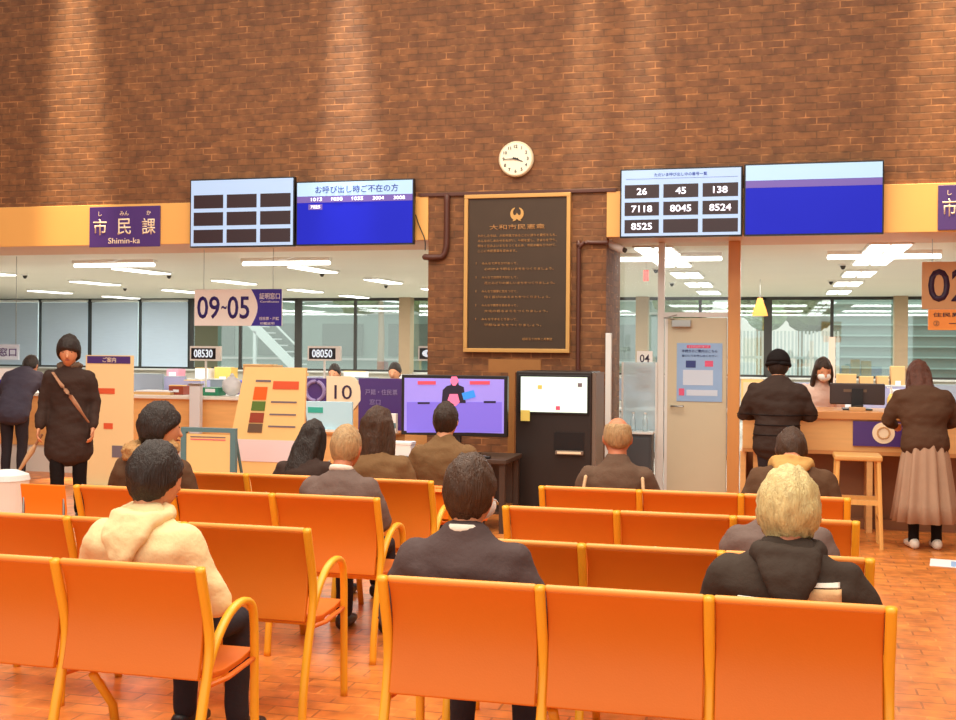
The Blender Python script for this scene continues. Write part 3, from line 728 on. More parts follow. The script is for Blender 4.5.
# ------------------------------------------------------------ counters and standing things
wood('counter_wood', (232, 178, 112), .4, 2.5); wood('counter_edge', (206, 140, 80), .4, 2.5); mat('counter_brown', (138, 92, 60), .6, var=.08)  # last one: dark brown of the recessed kick panel, footrest and plinth
mat('white_top', (228, 224, 214), .4)
# right counter
Yc = 10.8
x0, x1 = PXX(741, Yc), PXX(1010, Yc)
zt_, zm, zb_ = 1.08, 1.01, .73
t = thing('service_counter', 'light wooden service counter with a purple panel at the right', 'counter', ((x0+x1)/2, Yc, 0)); o = t.location
obj('worktop', Box(x0, x1, Yc-.03, Yc+.75, zm, zt_), 'counter_edge', t, off=o, bev=.006)
obj('front_panel', Box(x0+.02, x1-.02, Yc, Yc+.03, zb_, zm), 'counter_wood', t, off=o)
obj('bottom_rail', Box(x0+.02, x1-.02, Yc-.01, Yc+.05, zb_-.035, zb_), 'counter_edge', t, off=o)
obj('kick_panel', Box(x0+.05, x1-.05, Yc+.34, Yc+.37, .0, zb_-.03), 'counter_brown', t, off=o)
for px in (741, 754, 868, 1006):
    x = PXX(px, Yc)
    obj('side_panel', Box(x, x+.05, Yc+.03, Yc+.7, 0, zb_-.035), 'counter_wood', t, off=o)
obj('footrest', Box(x0+.05, x1-.05, Yc+.25, Yc+.34, .0, .09), 'counter_brown', t, off=o)
a, b = P(853, 421, Yc-.01), P(902, 447, Yc-.01)
pn = obj('purple_panel', Box(a.x, b.x, Yc-.022, Yc-.002, b.z, a.z), 'sign_purple', t, off=o)
cc = P(883.5, 433, Yc-.02)
bm = cyl(BM(), (cc.x, Yc-.026, cc.z), (cc.x, Yc-.023, cc.z), .095, n=32); obj('round_emblem', bm, 'letter_cream', pn, off=o)
obj('emblem_ring', loft(BM(), [(cc.x+.05*math.cos(2*PI*k/20), Yc-.027, cc.z+.05*math.sin(2*PI*k/20)) for k in range(21)], [.008]*21, n=6, caps=False), 'sign_tan', pn, off=o)
# wooden end post panel left of the counter
# left counter, long
Yl = 12.7
x0, x1 = -11.5, CL-.04
t = thing('service_counter', 'long low wooden service counter filling the left opening', 'counter', ((x0+x1)/2, Yl, 0)); o = t.location
obj('worktop', Box(x0, x1, Yl-.05, Yl+.6, .96, 1.0), 'white_top', t, off=o, bev=.005)
obj('front_panel', Box(x0, x1, Yl, Yl+.04, .34, .96), 'counter_wood', t, off=o)
obj('kick_panel', Box(x0+.02, x1-.02, Yl+.02, Yl+.06, 0, .34), 'white_top', t, off=o)
for k in range(6):
    x = x0 + (x1-x0)*k/5*.98
    obj('divider', Box(x, x+.04, Yl-.02, Yl+.5, 1.0, 1.12) if False else Box(x, x+.04, Yl-.015, Yl, .34, .96), 'counter_edge', t, off=o)

# banner
mat('banner_cream', (246, 214, 158), .6, var=.05, vscale=2); mat('banner_red', (224, 92, 52), .6)
Yb = 11.2
a, b = P(86, 355, Yb), P(133, 470, Yb); cx = (a.x+b.x)/2; W = b.x-a.x
t = thing('rollup_banner', 'tall cream banner with purple heading behind the standing man', 'banner', (cx, Yb, 0)); o = t.location
obj('sheet', Box(a.x, b.x, Yb-.004, Yb+.004, .08, a.z), 'banner_cream', t, off=o)
obj('heading_band', Box(a.x+.02, b.x-.04, Yb-.008, Yb-.004, a.z-.09, a.z-.01), 'sign_purple', t, off=o)
text('heading', 'ご案内', 'letter_cream', t, cx, Yb-.010, a.z-.05, h=.055, off=o)
for px0, px1, py0, py1, m in ((95, 115, 388, 394, 'banner_red'), (104, 113, 423, 429, 'banner_red'), (98, 124, 402, 405, 'banner_cream')):
    p, q = P(px0, py0, Yb), P(px1, py1, Yb)
    if m == 'banner_red': obj('red_heading', Box(p.x, q.x, Yb-.008, Yb-.004, q.z, p.z), m, t, off=o)
p = P(118, 452, Yb); obj('picture', Box(p.x-.07, p.x+.06, Yb-.008, Yb-.004, p.z-.06, p.z+.07), 'grey_print', t, off=o)
obj('base', Box(a.x-.02, b.x+.02, Yb-.09, Yb+.09, 0, .08), 'steel', t, off=o, bev=.01)
obj('pole', cyl(BM(), (cx, Yb+.02, .08), (cx, Yb+.02, a.z), .012), 'steel', t, off=o)
# coloured guidance board
mat('sq_orange', (244, 104, 30), .6); mat('sq_green', (92, 124, 52), .6); mat('sq_red', (156, 66, 44), .6); mat('sq_brown', (108, 84, 66), .6); mat('board_cream', (250, 212, 142), .5, var=.03)
Yb = 9.0
def quad_board(pts4, Y0, Y1, th, m, nm, t, o):
    bm = BM(); (ax, az), (bx, bz), (cx2, cz), (dx_, dz) = pts4     # tl tr br bl
    v = []
    for y_off in (0, th):
        v += [bm.verts.new((ax, Y1+y_off, az)), bm.verts.new((bx, Y1+y_off, bz)), bm.verts.new((cx2, Y0+y_off, cz)), bm.verts.new((dx_, Y0+y_off, dz))]
    for f in ((0, 1, 2, 3), (7, 6, 5, 4), (0, 4, 5, 1), (1, 5, 6, 2), (2, 6, 7, 3), (3, 7, 4, 0)): bm.faces.new([v[i] for i in f])
    return obj(nm, bm, m, t, off=o)
tl, tr = P(245, 367, Yb), P(306, 365, Yb); lb_ = P(224, 470, Yb)
t = thing('guidance_board', 'cream guidance board with four coloured squares and a red heading', 'board', ((tl.x+tr.x)/2, Yb, 0)); o = t.location
kx = (lb_.x-tl.x)/(tl.z-lb_.z)
def bx(u, z): # board coordinate u 0..1 at height z
    f = (tl.z-z); xl = tl.x + kx*f; xr = tr.x + kx*.12*f
    return xl + (xr-xl)*u
quad_board([(bx(0, tl.z), tl.z), (bx(1, tl.z), tl.z), (bx(1, .25), .25), (bx(0, .25), .25)], Yb, Yb, .03, 'board_cream', 'panel', t, o)
def bq(nm, u0, u1, py0, py1, m, yo=.004):
    z1_, z0_ = PZ(270, py0, Yb), PZ(270, py1, Yb)
    return quad_board([(bx(u0, z1_), z1_), (bx(u1, z1_), z1_), (bx(u1, z0_), z0_), (bx(u0, z0_), z0_)], Yb-yo-.001, Yb-yo-.001, .003, m, nm, t, o)
bq('red_heading', .50, .90, 381, 389, 'banner_red')
for (y0, y1, m) in ((387, 400, 'sq_orange'), (401.5, 411, 'sq_green'), (413, 423, 'sq_red'), (424, 433, 'sq_brown')): bq('colour_square', .22, .42, y0, y1, m)
for y0 in (401, 413.5, 425.5): bq('text_line', .50, .88, y0, y0+1.6, 'grey_print')
bq('text_line', .22, .46, 380, 382, 'grey_print')
bq('lower_sheet', .08, .92, 440, 462, 'counter_wood' if False else 'paper_pink')
bm = BM()
for u in (.04, .96): cyl(bm, (bx(u, .3), Yb+.04, .35), (bx(u, .0), Yb-.05, 0), .015); cyl(bm, (bx(u, 1.1), Yb+.04, 1.1), (bx(u, 0), Yb+.45, 0), .015)
obj('stand_legs', bm, 'steel', t, off=o)
# teal framed notice stand
mat('teal', (92, 130, 136), .5)
Yb = 8.4
a, b = P(182, 427, Yb), P(236, 486, Yb); cx = (a.x+b.x)/2
t = thing('notice_stand', 'small notice stand with a teal frame left of the coloured guidance board', 'stand', (cx, Yb, 0)); o = t.location
fw = .045; zb_ = .30
bm = BM(); box(bm, a.x, b.x, Yb-.02, Yb+.02, a.z-.035, a.z)
for s, x in ((1, a.x), (-1, b.x)):
    prism(bm, [(x, 0), (x+s*fw, 0), (x+s*fw, a.z-.035), (x, a.z-.035)], 'y', Yb-.02, Yb+.02)
obj('frame', bm, 'teal', t, off=o)
obj('notice_sheet', Box(a.x+fw, b.x-fw, Yb-.008, Yb+.008, zb_, a.z-.05), 'board_cream', t, off=o)
obj('shelf', Box(a.x+fw, b.x-fw, Yb-.02, Yb+.02, zb_-.03, zb_), 'teal', t, off=o)
for y0, m in ((436, 'grey_print'), (438.5, 'poster_pink')):
    p, q = P(191, y0, Yb), P(226, y0+2, Yb); obj('text_line', Box(p.x, q.x, Yb-.012, Yb-.008, q.z, p.z), m, t, off=o)
bm = BM(); 
for x in (a.x+.02, b.x-.02): cyl(bm, (x, Yb+.02, a.z-.05), (x, Yb+.36, 0), .012)
obj('rear_leg', bm, 'teal', t, off=o)
# numbered panels "10"
Yb = 11.6
a, b = P(303, 376, Yb), P(404, 416, Yb); cx = (a.x+b.x)/2
t = thing('counter_sign_board', 'low purple and cream board numbered 10 between the television and the guidance board', 'sign', (cx, Yb, 0)); o = t.location
p0, p1 = P(304, 378, Yb), P(327, 416, Yb); zb_ = .62
pp = obj('purple_panel', Box(p0.x, p1.x, Yb-.02, Yb+.02, zb_, p0.z), 'sign_purple', t, off=o)
mat('emblem_lilac', (150, 132, 180), .5)
c = P(316, 391, Yb); obj('round_emblem', loft(BM(), [(c.x+.105*math.cos(2*PI*k/20), Yb-.024, c.z+.105*math.sin(2*PI*k/20)) for k in range(21)], [.022]*21, n=8, caps=False), 'emblem_lilac', pp, off=o)
p2, p3 = P(327, 376, Yb), P(361, 410, Yb)
pts = [(p2.x, p3.z), (p2.x, p2.z)] + [(p3.x-.13+.13*math.sin(u*PI/8), p2.z-.16*(1-math.cos(u*PI/8))) for u in range(5)] + [(p3.x-.02*u, p3.z+.1-.025*u) for u in range(5)]
bm = prism(BM(), pts, 'y', Yb-.02, Yb+.02); cp = obj('cream_panel', bm, 'sign_tan' if False else 'letter_cream', t, off=o)
text('numbers', '10', 'ink_dark', cp, (p2.x+p3.x)/2, Yb-.024, P(345, 392, Yb).z, h=.15, wid=.20, off=o)
p4, p5 = P(361, 378, Yb), P(403, 416, Yb)
pq = obj('purple_panel', Box(p4.x-.02, p5.x, Yb-.018, Yb+.018, zb_, p4.z), 'sign_purple', t, off=o)
text('caption', '戸籍・住民票', 'emblem_lilac', pq, (p4.x+p5.x)/2, Yb-.022, P(380, 392, Yb).z, h=.06, wid=.36, off=o)
text('caption', '窓口', 'emblem_lilac', pq, (p4.x+p5.x)/2-.07, Yb-.022, P(380, 402, Yb).z, h=.06, off=o)
bm = BM(); 
for x in (a.x+.05, cx, b.x-.05): box(bm, x-.015, x+.015, Yb-.015, Yb+.015, 0.03, zb_); box(bm, x-.02, x+.02, Yb-.2, Yb+.2, 0, .03)
obj('stand', bm, 'steel', t, off=o)
# leaflet cabinet and pale blue panel
Yb = 10.55
a, b = P(289, 431, Yb), P(392, 431, Yb)
t = thing('leaflet_cabinet', 'low light wooden cabinet behind the seated woman with long black hair', 'cabinet', ((a.x+b.x)/2, Yb, 0)); o = t.location
obj('body', Box(a.x, b.x, Yb, Yb+.4, .06, a.z-.02), 'counter_wood', t, off=o, bev=.004)
obj('top', Box(a.x-.02, b.x+.02, Yb-.02, Yb+.42, a.z-.02, a.z), 'counter_edge', t, off=o)
for k in range(2):
    xx0 = a.x+.02+(b.x-a.x-.04)/2*k; d_ = obj('door', Box(xx0+.005, xx0+(b.x-a.x-.04)/2-.005, Yb-.015, Yb, .1, a.z-.05), 'counter_wood', t, off=o)
    obj('knob', ellipsoid(BM(), (xx0+(.42 if k == 0 else .06), Yb-.025, .5), (.012, .012, .012)), 'steel', d_, off=o, smooth=True)
obj('plinth', Box(a.x+.03, b.x-.03, Yb+.03, Yb+.38, 0, .06), 'counter_brown', t, off=o)
mat('panel_blue', (176, 214, 228), .4, emit=.12); mat('panel_green', (52, 176, 160), .4)
ztop = a.z
p, q = P(303, 401, Yb+.1), P(352, 430, Yb+.1)
t = thing('info_monitor', 'pale blue information panel with a green label on the low wooden cabinet', 'screen', ((p.x+q.x)/2, Yb+.12, ztop)); o = t.location
obj('panel', Box(p.x, q.x, Yb+.1, Yb+.13, ztop+.02, p.z), 'panel_blue', t, off=o, bev=.004)
r0, r1 = P(308, 407, Yb+.1), P(323, 413, Yb+.1); obj('green_label', Box(r0.x, r1.x, Yb+.096, Yb+.1, r1.z, r0.z), 'panel_green', t, off=o)
bm = BM(); box(bm, (p.x+q.x)/2-.1, (p.x+q.x)/2+.1, Yb+.06, Yb+.2, ztop, ztop+.02); obj('foot', bm, 'white_frame', t, off=o)
p, q = P(380, 414, Yb), P(396, 431, Yb)
t = thing('leaflet_holder', 'small white leaflet holder with a teal stripe on the cabinet beside the television', 'holder', ((p.x+q.x)/2-.03, Yb+.1, ztop)); o = t.location
obj('holder', Box(p.x-.03, q.x-.03, Yb+.08, Yb+.14, ztop, p.z), 'sign_white', t, off=o)
obj('stripe', Box(p.x-.03, q.x-.03, Yb+.076, Yb+.08, ztop+.05, ztop+.10), 'teal', t, off=o)

# television on a dark desk
mat('tv_lilac', (140, 128, 214), .3, emit=.55, var=.12, vscale=3); mat('tv_violet', (112, 98, 202), .3, emit=.55); mat('tv_dark', (34, 26, 50), .3, emit=.1); mat('tv_blue', (44, 130, 214), .3, emit=.6); mat('tv_pink', (230, 110, 150), .3, emit=.6); mat('tv_red', (200, 70, 90), .3, emit=.5)
wood('desk_dark', (70, 50, 38), .5, 2)
Yt = 10.0
a, b = P(401.5, 374.5, Yt), P(507, 437.5, Yt); cx = (a.x+b.x)/2; W = b.x-a.x; H = a.z-b.z
dz = PZ(470, 456, Yt)
d0, d1 = PXX(400, Yt-.1), PXX(511, Yt-.1)
t = thing('tv_desk', 'dark wooden desk carrying the television, in front of the brick pier', 'desk', ((d0+d1)/2, Yt+.1, 0)); o = t.location
obj('desk_top', Box(d0, d1, Yt-.25, Yt+.4, dz-.04, dz), 'desk_dark', t, off=o, bev=.005)
for x in (d0+.02, d1-.07):
    for y in (Yt-.22, Yt+.32): obj('leg', Box(x, x+.05, y, y+.05, 0, dz-.04), 'desk_dark', t, off=o)
obj('modesty_panel', Box(d0+.07, d1-.07, Yt+.3, Yt+.32, .2, dz-.04), 'desk_dark', t, off=o)
obj('shelf', Box(d0+.07, d1-.07, Yt-.15, Yt+.3, .16, .18), 'desk_dark', t, off=o)
t = thing('television', 'black framed television showing a presenter on a lilac background', 'television', (cx, Yt, dz)); o = t.location
obj('casing', Box(a.x, b.x, Yt, Yt+.06, b.z, a.z), 'black_plastic', t, off=o, bev=.006)
sc_ = obj('screen', Box(a.x+.03, b.x-.03, Yt-.004, Yt+.001, b.z+.035, a.z-.03), 'tv_lilac', t, off=o)
def tvq(nm, pts, m, k=0): return obj(nm, prism(BM(), [(P(u, v, Yt).x, P(u, v, Yt).z) for u, v in pts], 'y', Yt-.008-.002*k, Yt-.005-.002*k), m, sc_, off=o)
tvq('lower_background', [(407, 402), (502, 402), (502, 432.5), (407, 432.5)], 'tv_violet')
tvq('presenter', [(442, 403), (443, 390), (447, 386), (451, 385), (452, 380), (458, 380), (459, 385), (464, 387), (466, 403)], 'tv_dark', 1)
tvq('presenter_face', [(452, 376.5), (457, 376.5), (459, 381), (456, 385.5), (453, 385.5), (450.5, 381)], 'tv_pink', 2)
tvq('shirt', [(450, 394), (458, 394), (460, 402), (456, 406), (451, 405), (448, 400)], 'tv_pink', 2)
tvq('blue_shape', [(462, 393), (474, 390), (476, 397), (464, 400)], 'tv_blue', 2)
tvq('caption_bar', [(418, 381), (436, 381), (436, 384.5), (418, 384.5)], 'tv_red', 1)
tvq('caption_bar', [(470, 381), (490, 381), (490, 384.5), (470, 384.5)], 'tv_red', 1)
tvq('caption_line', [(418, 402), (430, 402), (430, 404), (418, 404)], 'tv_dark', 1)
tvq('caption_line', [(484, 401), (496, 401), (496, 403), (484, 403)], 'tv_dark', 1)
obj('stand_neck', Box(cx-.06, cx+.06, Yt+.02, Yt+.06, dz+.02, b.z+.02), 'black_plastic', t, off=o)
obj('stand_base', Box(cx-.22, cx+.22, Yt-.1, Yt+.16, dz, dz+.02), 'black_plastic', t, off=o, bev=.008)
p = P(475, 448, Yt-.18)
t = thing('remote_control', 'dark remote control lying on the television desk', 'remote', (p.x, Yt-.17, dz)); 
obj('body', Box(-.14, .14, -.025, .025, 0, .022), 'black_plastic', t, bev=.006); obj('keypad', Box(-.1, .1, -.015, .015, .022, .024), 'grey_print', t)
p = P(401, 450, Yt-.15)
t = thing('paper_box', 'small white box on the left end of the television desk', 'box', (p.x+.02, Yt-.14, dz))
obj('body', Box(-.09, .09, -.07, .07, 0, .10), 'sign_white', t, bev=.004); obj('lid', Box(-.095, .095, -.075, .075, .10, .125), 'sign_white', t, bev=.003)

# kiosk
mat('kiosk_black', (38, 28, 24), .45); mat('kiosk_grey', (116, 100, 88), .4); mat('kiosk_screen', (206, 226, 214), .3, emit=.75, var=.06, vscale=6); mat('post_yellow', (236, 214, 110), .6)
Yk = 10.5
a, b = P(516, 371, Yk), P(592, 371, Yk); cx = (a.x+b.x)/2; zt_ = a.z
t = thing('ticket_kiosk', 'tall black ticket kiosk with a bright screen in front of the brick pier', 'kiosk', (cx, Yk+.3, 0)); o = t.location
obj('cabinet', Box(a.x, b.x, Yk, Yk+.55, .04, zt_), 'kiosk_black', t, off=o, bev=.012)
obj('side_trim', Box(b.x, b.x+.035, Yk+.02, Yk+.53, .04, zt_-.01), 'kiosk_grey', t, off=o)
obj('plinth', Box(a.x+.03, b.x-.03, Yk+.03, Yk+.5, 0, .04), 'kiosk_grey', t, off=o)
p, q = P(519, 374.5, Yk), P(589, 415, Yk)
bz = obj('screen_bezel', Box(p.x, q.x, Yk-.02, Yk, q.z, p.z), 'black_plastic', t, off=o, bev=.004)
p, q = P(521, 376.5, Yk-.02), P(587, 413, Yk-.02); obj('screen', Box(p.x, q.x, Yk-.024, Yk-.019, q.z, p.z), 'kiosk_screen', bz, off=o)
for (u, v, m) in ((540, 387, 'post_yellow'), (558, 408, 'poster_pink'), (580, 385, 'grey_print')):
    p = P(u, v, Yk-.02); obj('screen_icon', Box(p.x-.02, p.x+.02, Yk-.028, Yk-.024, p.z-.018, p.z+.018), m, bz, off=o)
p, q = P(521, 410, Yk-.02), P(530, 421, Yk-.02); obj('yellow_note', Box(p.x, q.x, Yk-.032, Yk-.028, q.z, p.z), 'post_yellow', t, off=o)
p, q = P(554, 432, Yk), P(584, 450, Yk); obj('ticket_slot', Box(p.x, q.x, Yk-.006, Yk, q.z, p.z), 'black_plastic', t, off=o)
p, q = P(556, 450, Yk), P(584, 455, Yk); sl = obj('ticket_tray', Box(p.x, q.x, Yk-.05, Yk, q.z, p.z), 'kiosk_grey', t, off=o, bev=.004)
obj('label', Box(p.x+.02, q.x-.02, Yk-.053, Yk-.050, q.z+.01, p.z-.008), 'letter_cream', sl, off=o)
# wooden T shaped sign stand behind TV and kiosk
Yw = 11.4
a, b = P(489, 359, Yw), P(541, 373, Yw); cx = P(512, 373, Yw).x
mat('stand_ochre', (158, 104, 50), .6, var=.1)
t = thing('wooden_stand', 'brown wooden T-shaped stand rising between the television and the kiosk', 'stand', (cx, Yw, 0)); o = t.location
obj('top_board', Box(a.x, b.x, Yw-.02, Yw+.02, b.z, a.z), 'stand_ochre', t, off=o)
obj('post', Box(cx-.035, cx+.035, Yw-.02, Yw+.02, .03, b.z), 'stand_ochre', t, off=o)
obj('foot', Box(cx-.2, cx+.2, Yw-.15, Yw+.15, 0, .03), 'stand_ochre', t, off=o)

# high stool at the right counter
wood('stool_wood', (226, 172, 96), .4, 3, horiz=False); mat('stool_seat', (214, 160, 90), .5)
def stool(px, Y, lb):
    x = PXX(px, Y)
    t = thing('high_stool', lb, 'stool', (x, Y, 0), group=None)
    obj('seat', Box(-.19, .19, -.17, .17, .72, .765), 'stool_seat', t, bev=.012)
    for sx_ in (-1, 1):
        for sy in (-1, 1):
            obj('leg', loft(BM(), [(sx_*.16, sy*.14, .72), (sx_*.185, sy*.165, .0)], [.018, .018], n=8, caps=False, sq=.6), 'stool_wood', t)
    for sy in (-1, 1): obj('crossbar', Box(-.175, .175, sy*.15-.012, sy*.15+.012, .36, .40), 'stool_wood', t)
    for sx_ in (-1, 1): obj('crossbar', Box(sx_*.175-.012, sx_*.175+.012, -.15, .15, .22, .255), 'stool_wood', t)
stool(858, 10.1, 'light wooden high stool standing before the right counter beside the purple panel')
# things on the right counter
ztc = 1.08
mat('monitor_dark', (58, 44, 42), .5); mat('cup_yellow', (240, 206, 112), .4)
a, b = P(830, 383, 11.1), P(885, 412, 11.1); cx = (a.x+b.x)/2
t = thing('computer_monitor', 'dark back of a computer monitor on the right counter', 'monitor', (cx, 11.15, ztc)); o = t.location
obj('casing', Box(a.x, b.x, 11.1, 11.16, ztc+.05, a.z), 'monitor_dark', t, off=o, bev=.012)
obj('label', Box(a.x+.12, b.x-.16, 11.096, 11.1, a.z-.08, a.z-.055), 'sq_brown', t, off=o)
obj('stand', Box(cx-.05, cx+.05, 11.08, 11.2, ztc+.015, ztc+.2), 'black_plastic', t, off=o); obj('base', Box(cx-.13, cx+.13, 11.03, 11.25, ztc, ztc+.015), 'black_plastic', t, off=o, bev=.005)
p = P(891, 412, 11.0)
t = thing('spray_bottle', 'yellow and white sanitiser bottle on the counter right of the monitor', 'bottle', (p.x, 11.0, ztc)); 
obj('body', loft(BM(), [(0, 0, .005), (0, 0, .1), (0, 0, .13), (0, 0, .16)], [.036, .036, .028, .014], caps=False), 'cup_yellow', t, smooth=True)
obj('pump', loft(BM(), [(0, 0, .15), (0, 0, .2), (0, 0, .215), (-.03, 0, .215)], [.012, .012, .012, .008]), 'sign_white', t, smooth=True)
p = P(848, 410, 10.95)
t = thing('pen_tray', 'small tan tray in front of the monitor on the right counter', 'tray', (p.x+.08, 10.95, ztc)); obj('body', Box(-.07, .07, -.04, .04, 0, .035), 'sign_tan', t, bev=.005)
obj('pens', loft(BM(), [(-.05, 0, .04), (.05, .01, .05)], [.006, .006], n=8), 'black_plastic', t)
p = P(752, 400, 11.1)
t = thing('document_stand', 'cream document stand at the left end of the right counter', 'holder', (p.x, 11.1, ztc)); obj('back', Box(-.1, .1, 0, .03, .0, .27), 'board_cream', t); obj('tray', Box(-.1, .1, -.06, 0, 0, .04), 'white_frame', t); obj('sheet', Box(-.08, .08, -.01, 0, .05, .24), 'letter_cream', t)
# floor marker at the right
p = P(946, 564, 8.55)
hor = PY0 + (944-PX0)*ROLL; tt = CAM_Z*F_PX/(563.5-hor); Yf = tt*(math.cos(YAW)+(944-PX0)/F_PX*math.sin(YAW)); xf = PXX(950, Yf)
t = thing('floor_sticker', 'white and blue floor marker sticker on the brick floor at the right edge', 'sticker', (xf, Yf, 0.0), math.radians(-8))
obj('sheet', Box(-.13, .30, -.16, .16, .001, .004), 'sign_white', t); obj('blue_corner', Box(.02, .2, -.13, .08, .004, .007), 'poster_blue', t)

# ------------------------------------------------------------ benches
mat('bench_orange', (216, 114, 20), 0.42, var=.05, vscale=3, bump=.06, bscale=160); mat('bench_seat', (222, 110, 22), .45)
mat('bench_rim', (244, 160, 72), .4); mat('bench_frame', (240, 172, 40), .35, var=.08, vscale=4)
def back_profile(z0=.44, z1=.838, n=12):
    out = []
    for k in range(n+1):
        z = z0+(z1-z0)*k/n; u = (z-z0)/(z1-z0)
        out.append((.062*math.sin(PI*(1-u)**.85*.82+.25) - .0*u - .012*u, z))
    return out
def make_bench(pitch, n, name='waiting_bench'):
    t = thing(name, 'x', 'bench')
    pr = back_profile()
    gap = .018
    for k in range(n):
        x0, x1 = k*pitch+gap, (k+1)*pitch-gap
        bk = obj('backrest', strip(BM(), pr, x0, x1, .022), 'bench_orange', t, bev=.006)
        ty, tz = pr[-1]
        obj('top_edge', loft(BM(), [(x0+.004, ty, tz+.004), (x1-.004, ty, tz+.004)], [.0125, .0125], n=10), 'bench_rim', bk, smooth=True)
        sp = [(.085, .455), (.12, .432), (.22, .42), (.36, .425), (.45, .438), (.49, .43), (.505, .405)]
        obj('seat', strip(BM(), sp, x0, x1, .024), 'bench_seat', t, bev=.006)
    obj('beam', Box(.03, n*pitch-.03, .22, .28, .375, .412), 'bench_frame', t, bev=.006)
    for k in range(n+1):
        x = k*pitch
        pts = spline([(x, -.012, .850), (x, .012, .77), (x, .052, .64), (x, .062, .55), (x, .045, .45), (x, .0, .30), (x, -.035, .15), (x, -.05, .0)], 4)
        fr = obj('rear_post', loft(BM(), pts, [(.018, .016)]*len(pts), ref=(1, 0, 0), n=10, caps=False, sq=.7), 'bench_frame', t, smooth=True)
        if k in (0, n):
            pts = spline([(x, .05, .47), (x, .12, .565), (x, .22, .64), (x, .33, .662), (x, .405, .63), (x, .43, .54), (x, .435, .38), (x, .44, .18), (x, .445, .0)], 4)
            obj('armrest', loft(BM(), pts, [(.017, .014)]*len(pts), ref=(1, 0, 0), n=10, caps=False, sq=.7), 'bench_frame', t, smooth=True)
        else:
            obj('front_leg', loft(BM(), [(x, .24, .36), (x, .38, .2), (x, .43, 0)], [(.018, .014)]*3, ref=(1, 0, 0), n=10, caps=False, sq=.7), 'bench_frame', t, smooth=True)
        obj('side_rail', loft(BM(), [(x, .045, .415), (x, .2, .402), (x, .43, .418)], [(.012, .009)]*3, ref=(1, 0, 0), n=8, caps=False), 'bench_seat', t, smooth=True)
    return t
bR = make_bench(.552, 3); bL = make_bench(.59, 3)
RX, LX = -1.31, -1.975-3*.59
G = 'orange three-seat waiting benches'
bR.location = (RX, 3.76, 0); tag(bR, 'orange three-seat bench nearest the camera, in the right block', group=G)
dup(bR, (RX, 4.60, 0), label='orange three-seat bench second from the front in the right block', group=G)
dup(bR, (RX+.01, 5.57, 0), label='orange three-seat bench third from the front in the right block', group=G)
dup(bR, (RX+.02, 6.42, 0), label='orange three-seat bench farthest back in the right block', group=G)
bL.location = (LX, 3.71, 0); tag(bL, 'orange three-seat bench nearest the camera, in the left block', group=G)
dup(bL, (LX+.02, 4.62, 0), label='orange three-seat bench second from the front in the left block', group=G)
dup(bL, (LX-.03, 5.65, 0), label='orange three-seat bench third from the front in the left block', group=G)
dup(bL, (LX+.02, 6.45, 0), label='orange three-seat bench farthest back in the left block', group=G)
# single orange chairs
def single(px, Y, lb, back=.80, m='chair_orange'):
    x = PXX(px, Y); t = thing('orange_chair', lb, 'chair', (x, Y, 0))
    obj('backrest', strip(BM(), [(.0, .48), (.015, .6), (.0, .7), (-.02, back)], -.22, .22, .02), m, t, bev=.008)
    obj('seat', strip(BM(), [(.03, .45), (.2, .435), (.42, .44), (.45, .42)], -.22, .22, .025), m, t, bev=.008)
    for sx_ in (-1, 1):
        obj('leg', loft(BM(), [(sx_*.2, .0, .70), (sx_*.2, .0, .4), (sx_*.22, -.04, 0)], [.012]*3, n=8), 'steel', t, smooth=True)
        obj('leg', loft(BM(), [(sx_*.19, .38, .43), (sx_*.22, .44, 0)], [.012]*2, n=8), 'steel', t, smooth=True)
    return t
mat('chair_orange', (255, 128, 10), .45)
ch = single(45, 7.0, 'small single bright orange chair in front of the standing man at the left', .82); ch.scale = (.8, .8, .8)
single(441, 7.4, 'single orange chair facing the television, under the seated man', .66)
# white stool-like bin left of the single orange chair
x = PXX(8, 7.4)
t = thing('waste_bin', 'pale grey bin left of the single bright orange chair', 'bin', (x, 7.4, 0))
obj('body', loft(BM(), [(0, 0, .01), (0, 0, .5), (0, 0, .62)], [.13, .15, .16], caps=False, n=24), 'white_top', t, smooth=False)
obj('lid', loft(BM(), [(0, 0, .62), (0, 0, .66), (0, 0, .69)], [.165, .155, .08], caps=False, n=24), 'white_frame', t, smooth=False)
# ------------------------------------------------------------ people
def fabric(n, c, bump=.35, var=.12, b2=45): return mat(n, c, .85, var=var, vscale=7, bump=bump, bscale=b2, spec=.2)
mat('skin', (214, 148, 108), .55, var=.05); mat('skin_tan', (196, 120, 82), .55, var=.05); mat('eye_dark', (30, 20, 18), .3); mat('lip', (160, 84, 72), .5)
for n_, c_ in (('hair_black', (44, 32, 26)), ('hair_brown', (70, 44, 26)), ('hair_darkbrown', (52, 34, 22)), ('hair_white', (222, 188, 130)), ('hair_grey', (176, 140, 96)), ('hair_redbrown', (84, 42, 24))):
    mat(n_, c_, .5, var=.6, vscale=22, stretch=(3, 3, .5), bump=.9, bscale=55, spec=.4)
fabric('hoodie_cream', (236, 208, 156)); fabric('suit_dark', (84, 68, 66)); fabric('jacket_black', (64, 52, 44)); fabric('jacket_grey', (112, 92, 84)); fabric('coat_khaki', (124, 92, 60)); fabric('coat_brown', (92, 64, 44))
fabric('coat_black', (62, 46, 40)); fabric('trousers_dark', (48, 42, 46)); fabric('trousers_grey', (80, 74, 72)); fabric('puffer_black', (58, 44, 38)); fabric('puffer_brown', (82, 56, 40)); fabric('knit_black', (26, 20, 20)); fabric('skirt_taupe', (172, 140, 116), bump=.15)
fabric('coat_navy', (66, 60, 72)); fabric('shirt_white', (238, 230, 214)); fabric('blouse_pink', (236, 206, 190)); fabric('fur_tan', (176, 132, 84), bump=.9, b2=90); fabric('scarf_grey', (112, 92, 76)); fabric('hood_mustard', (196, 148, 84)); fabric('print_cream', (224, 180, 130))
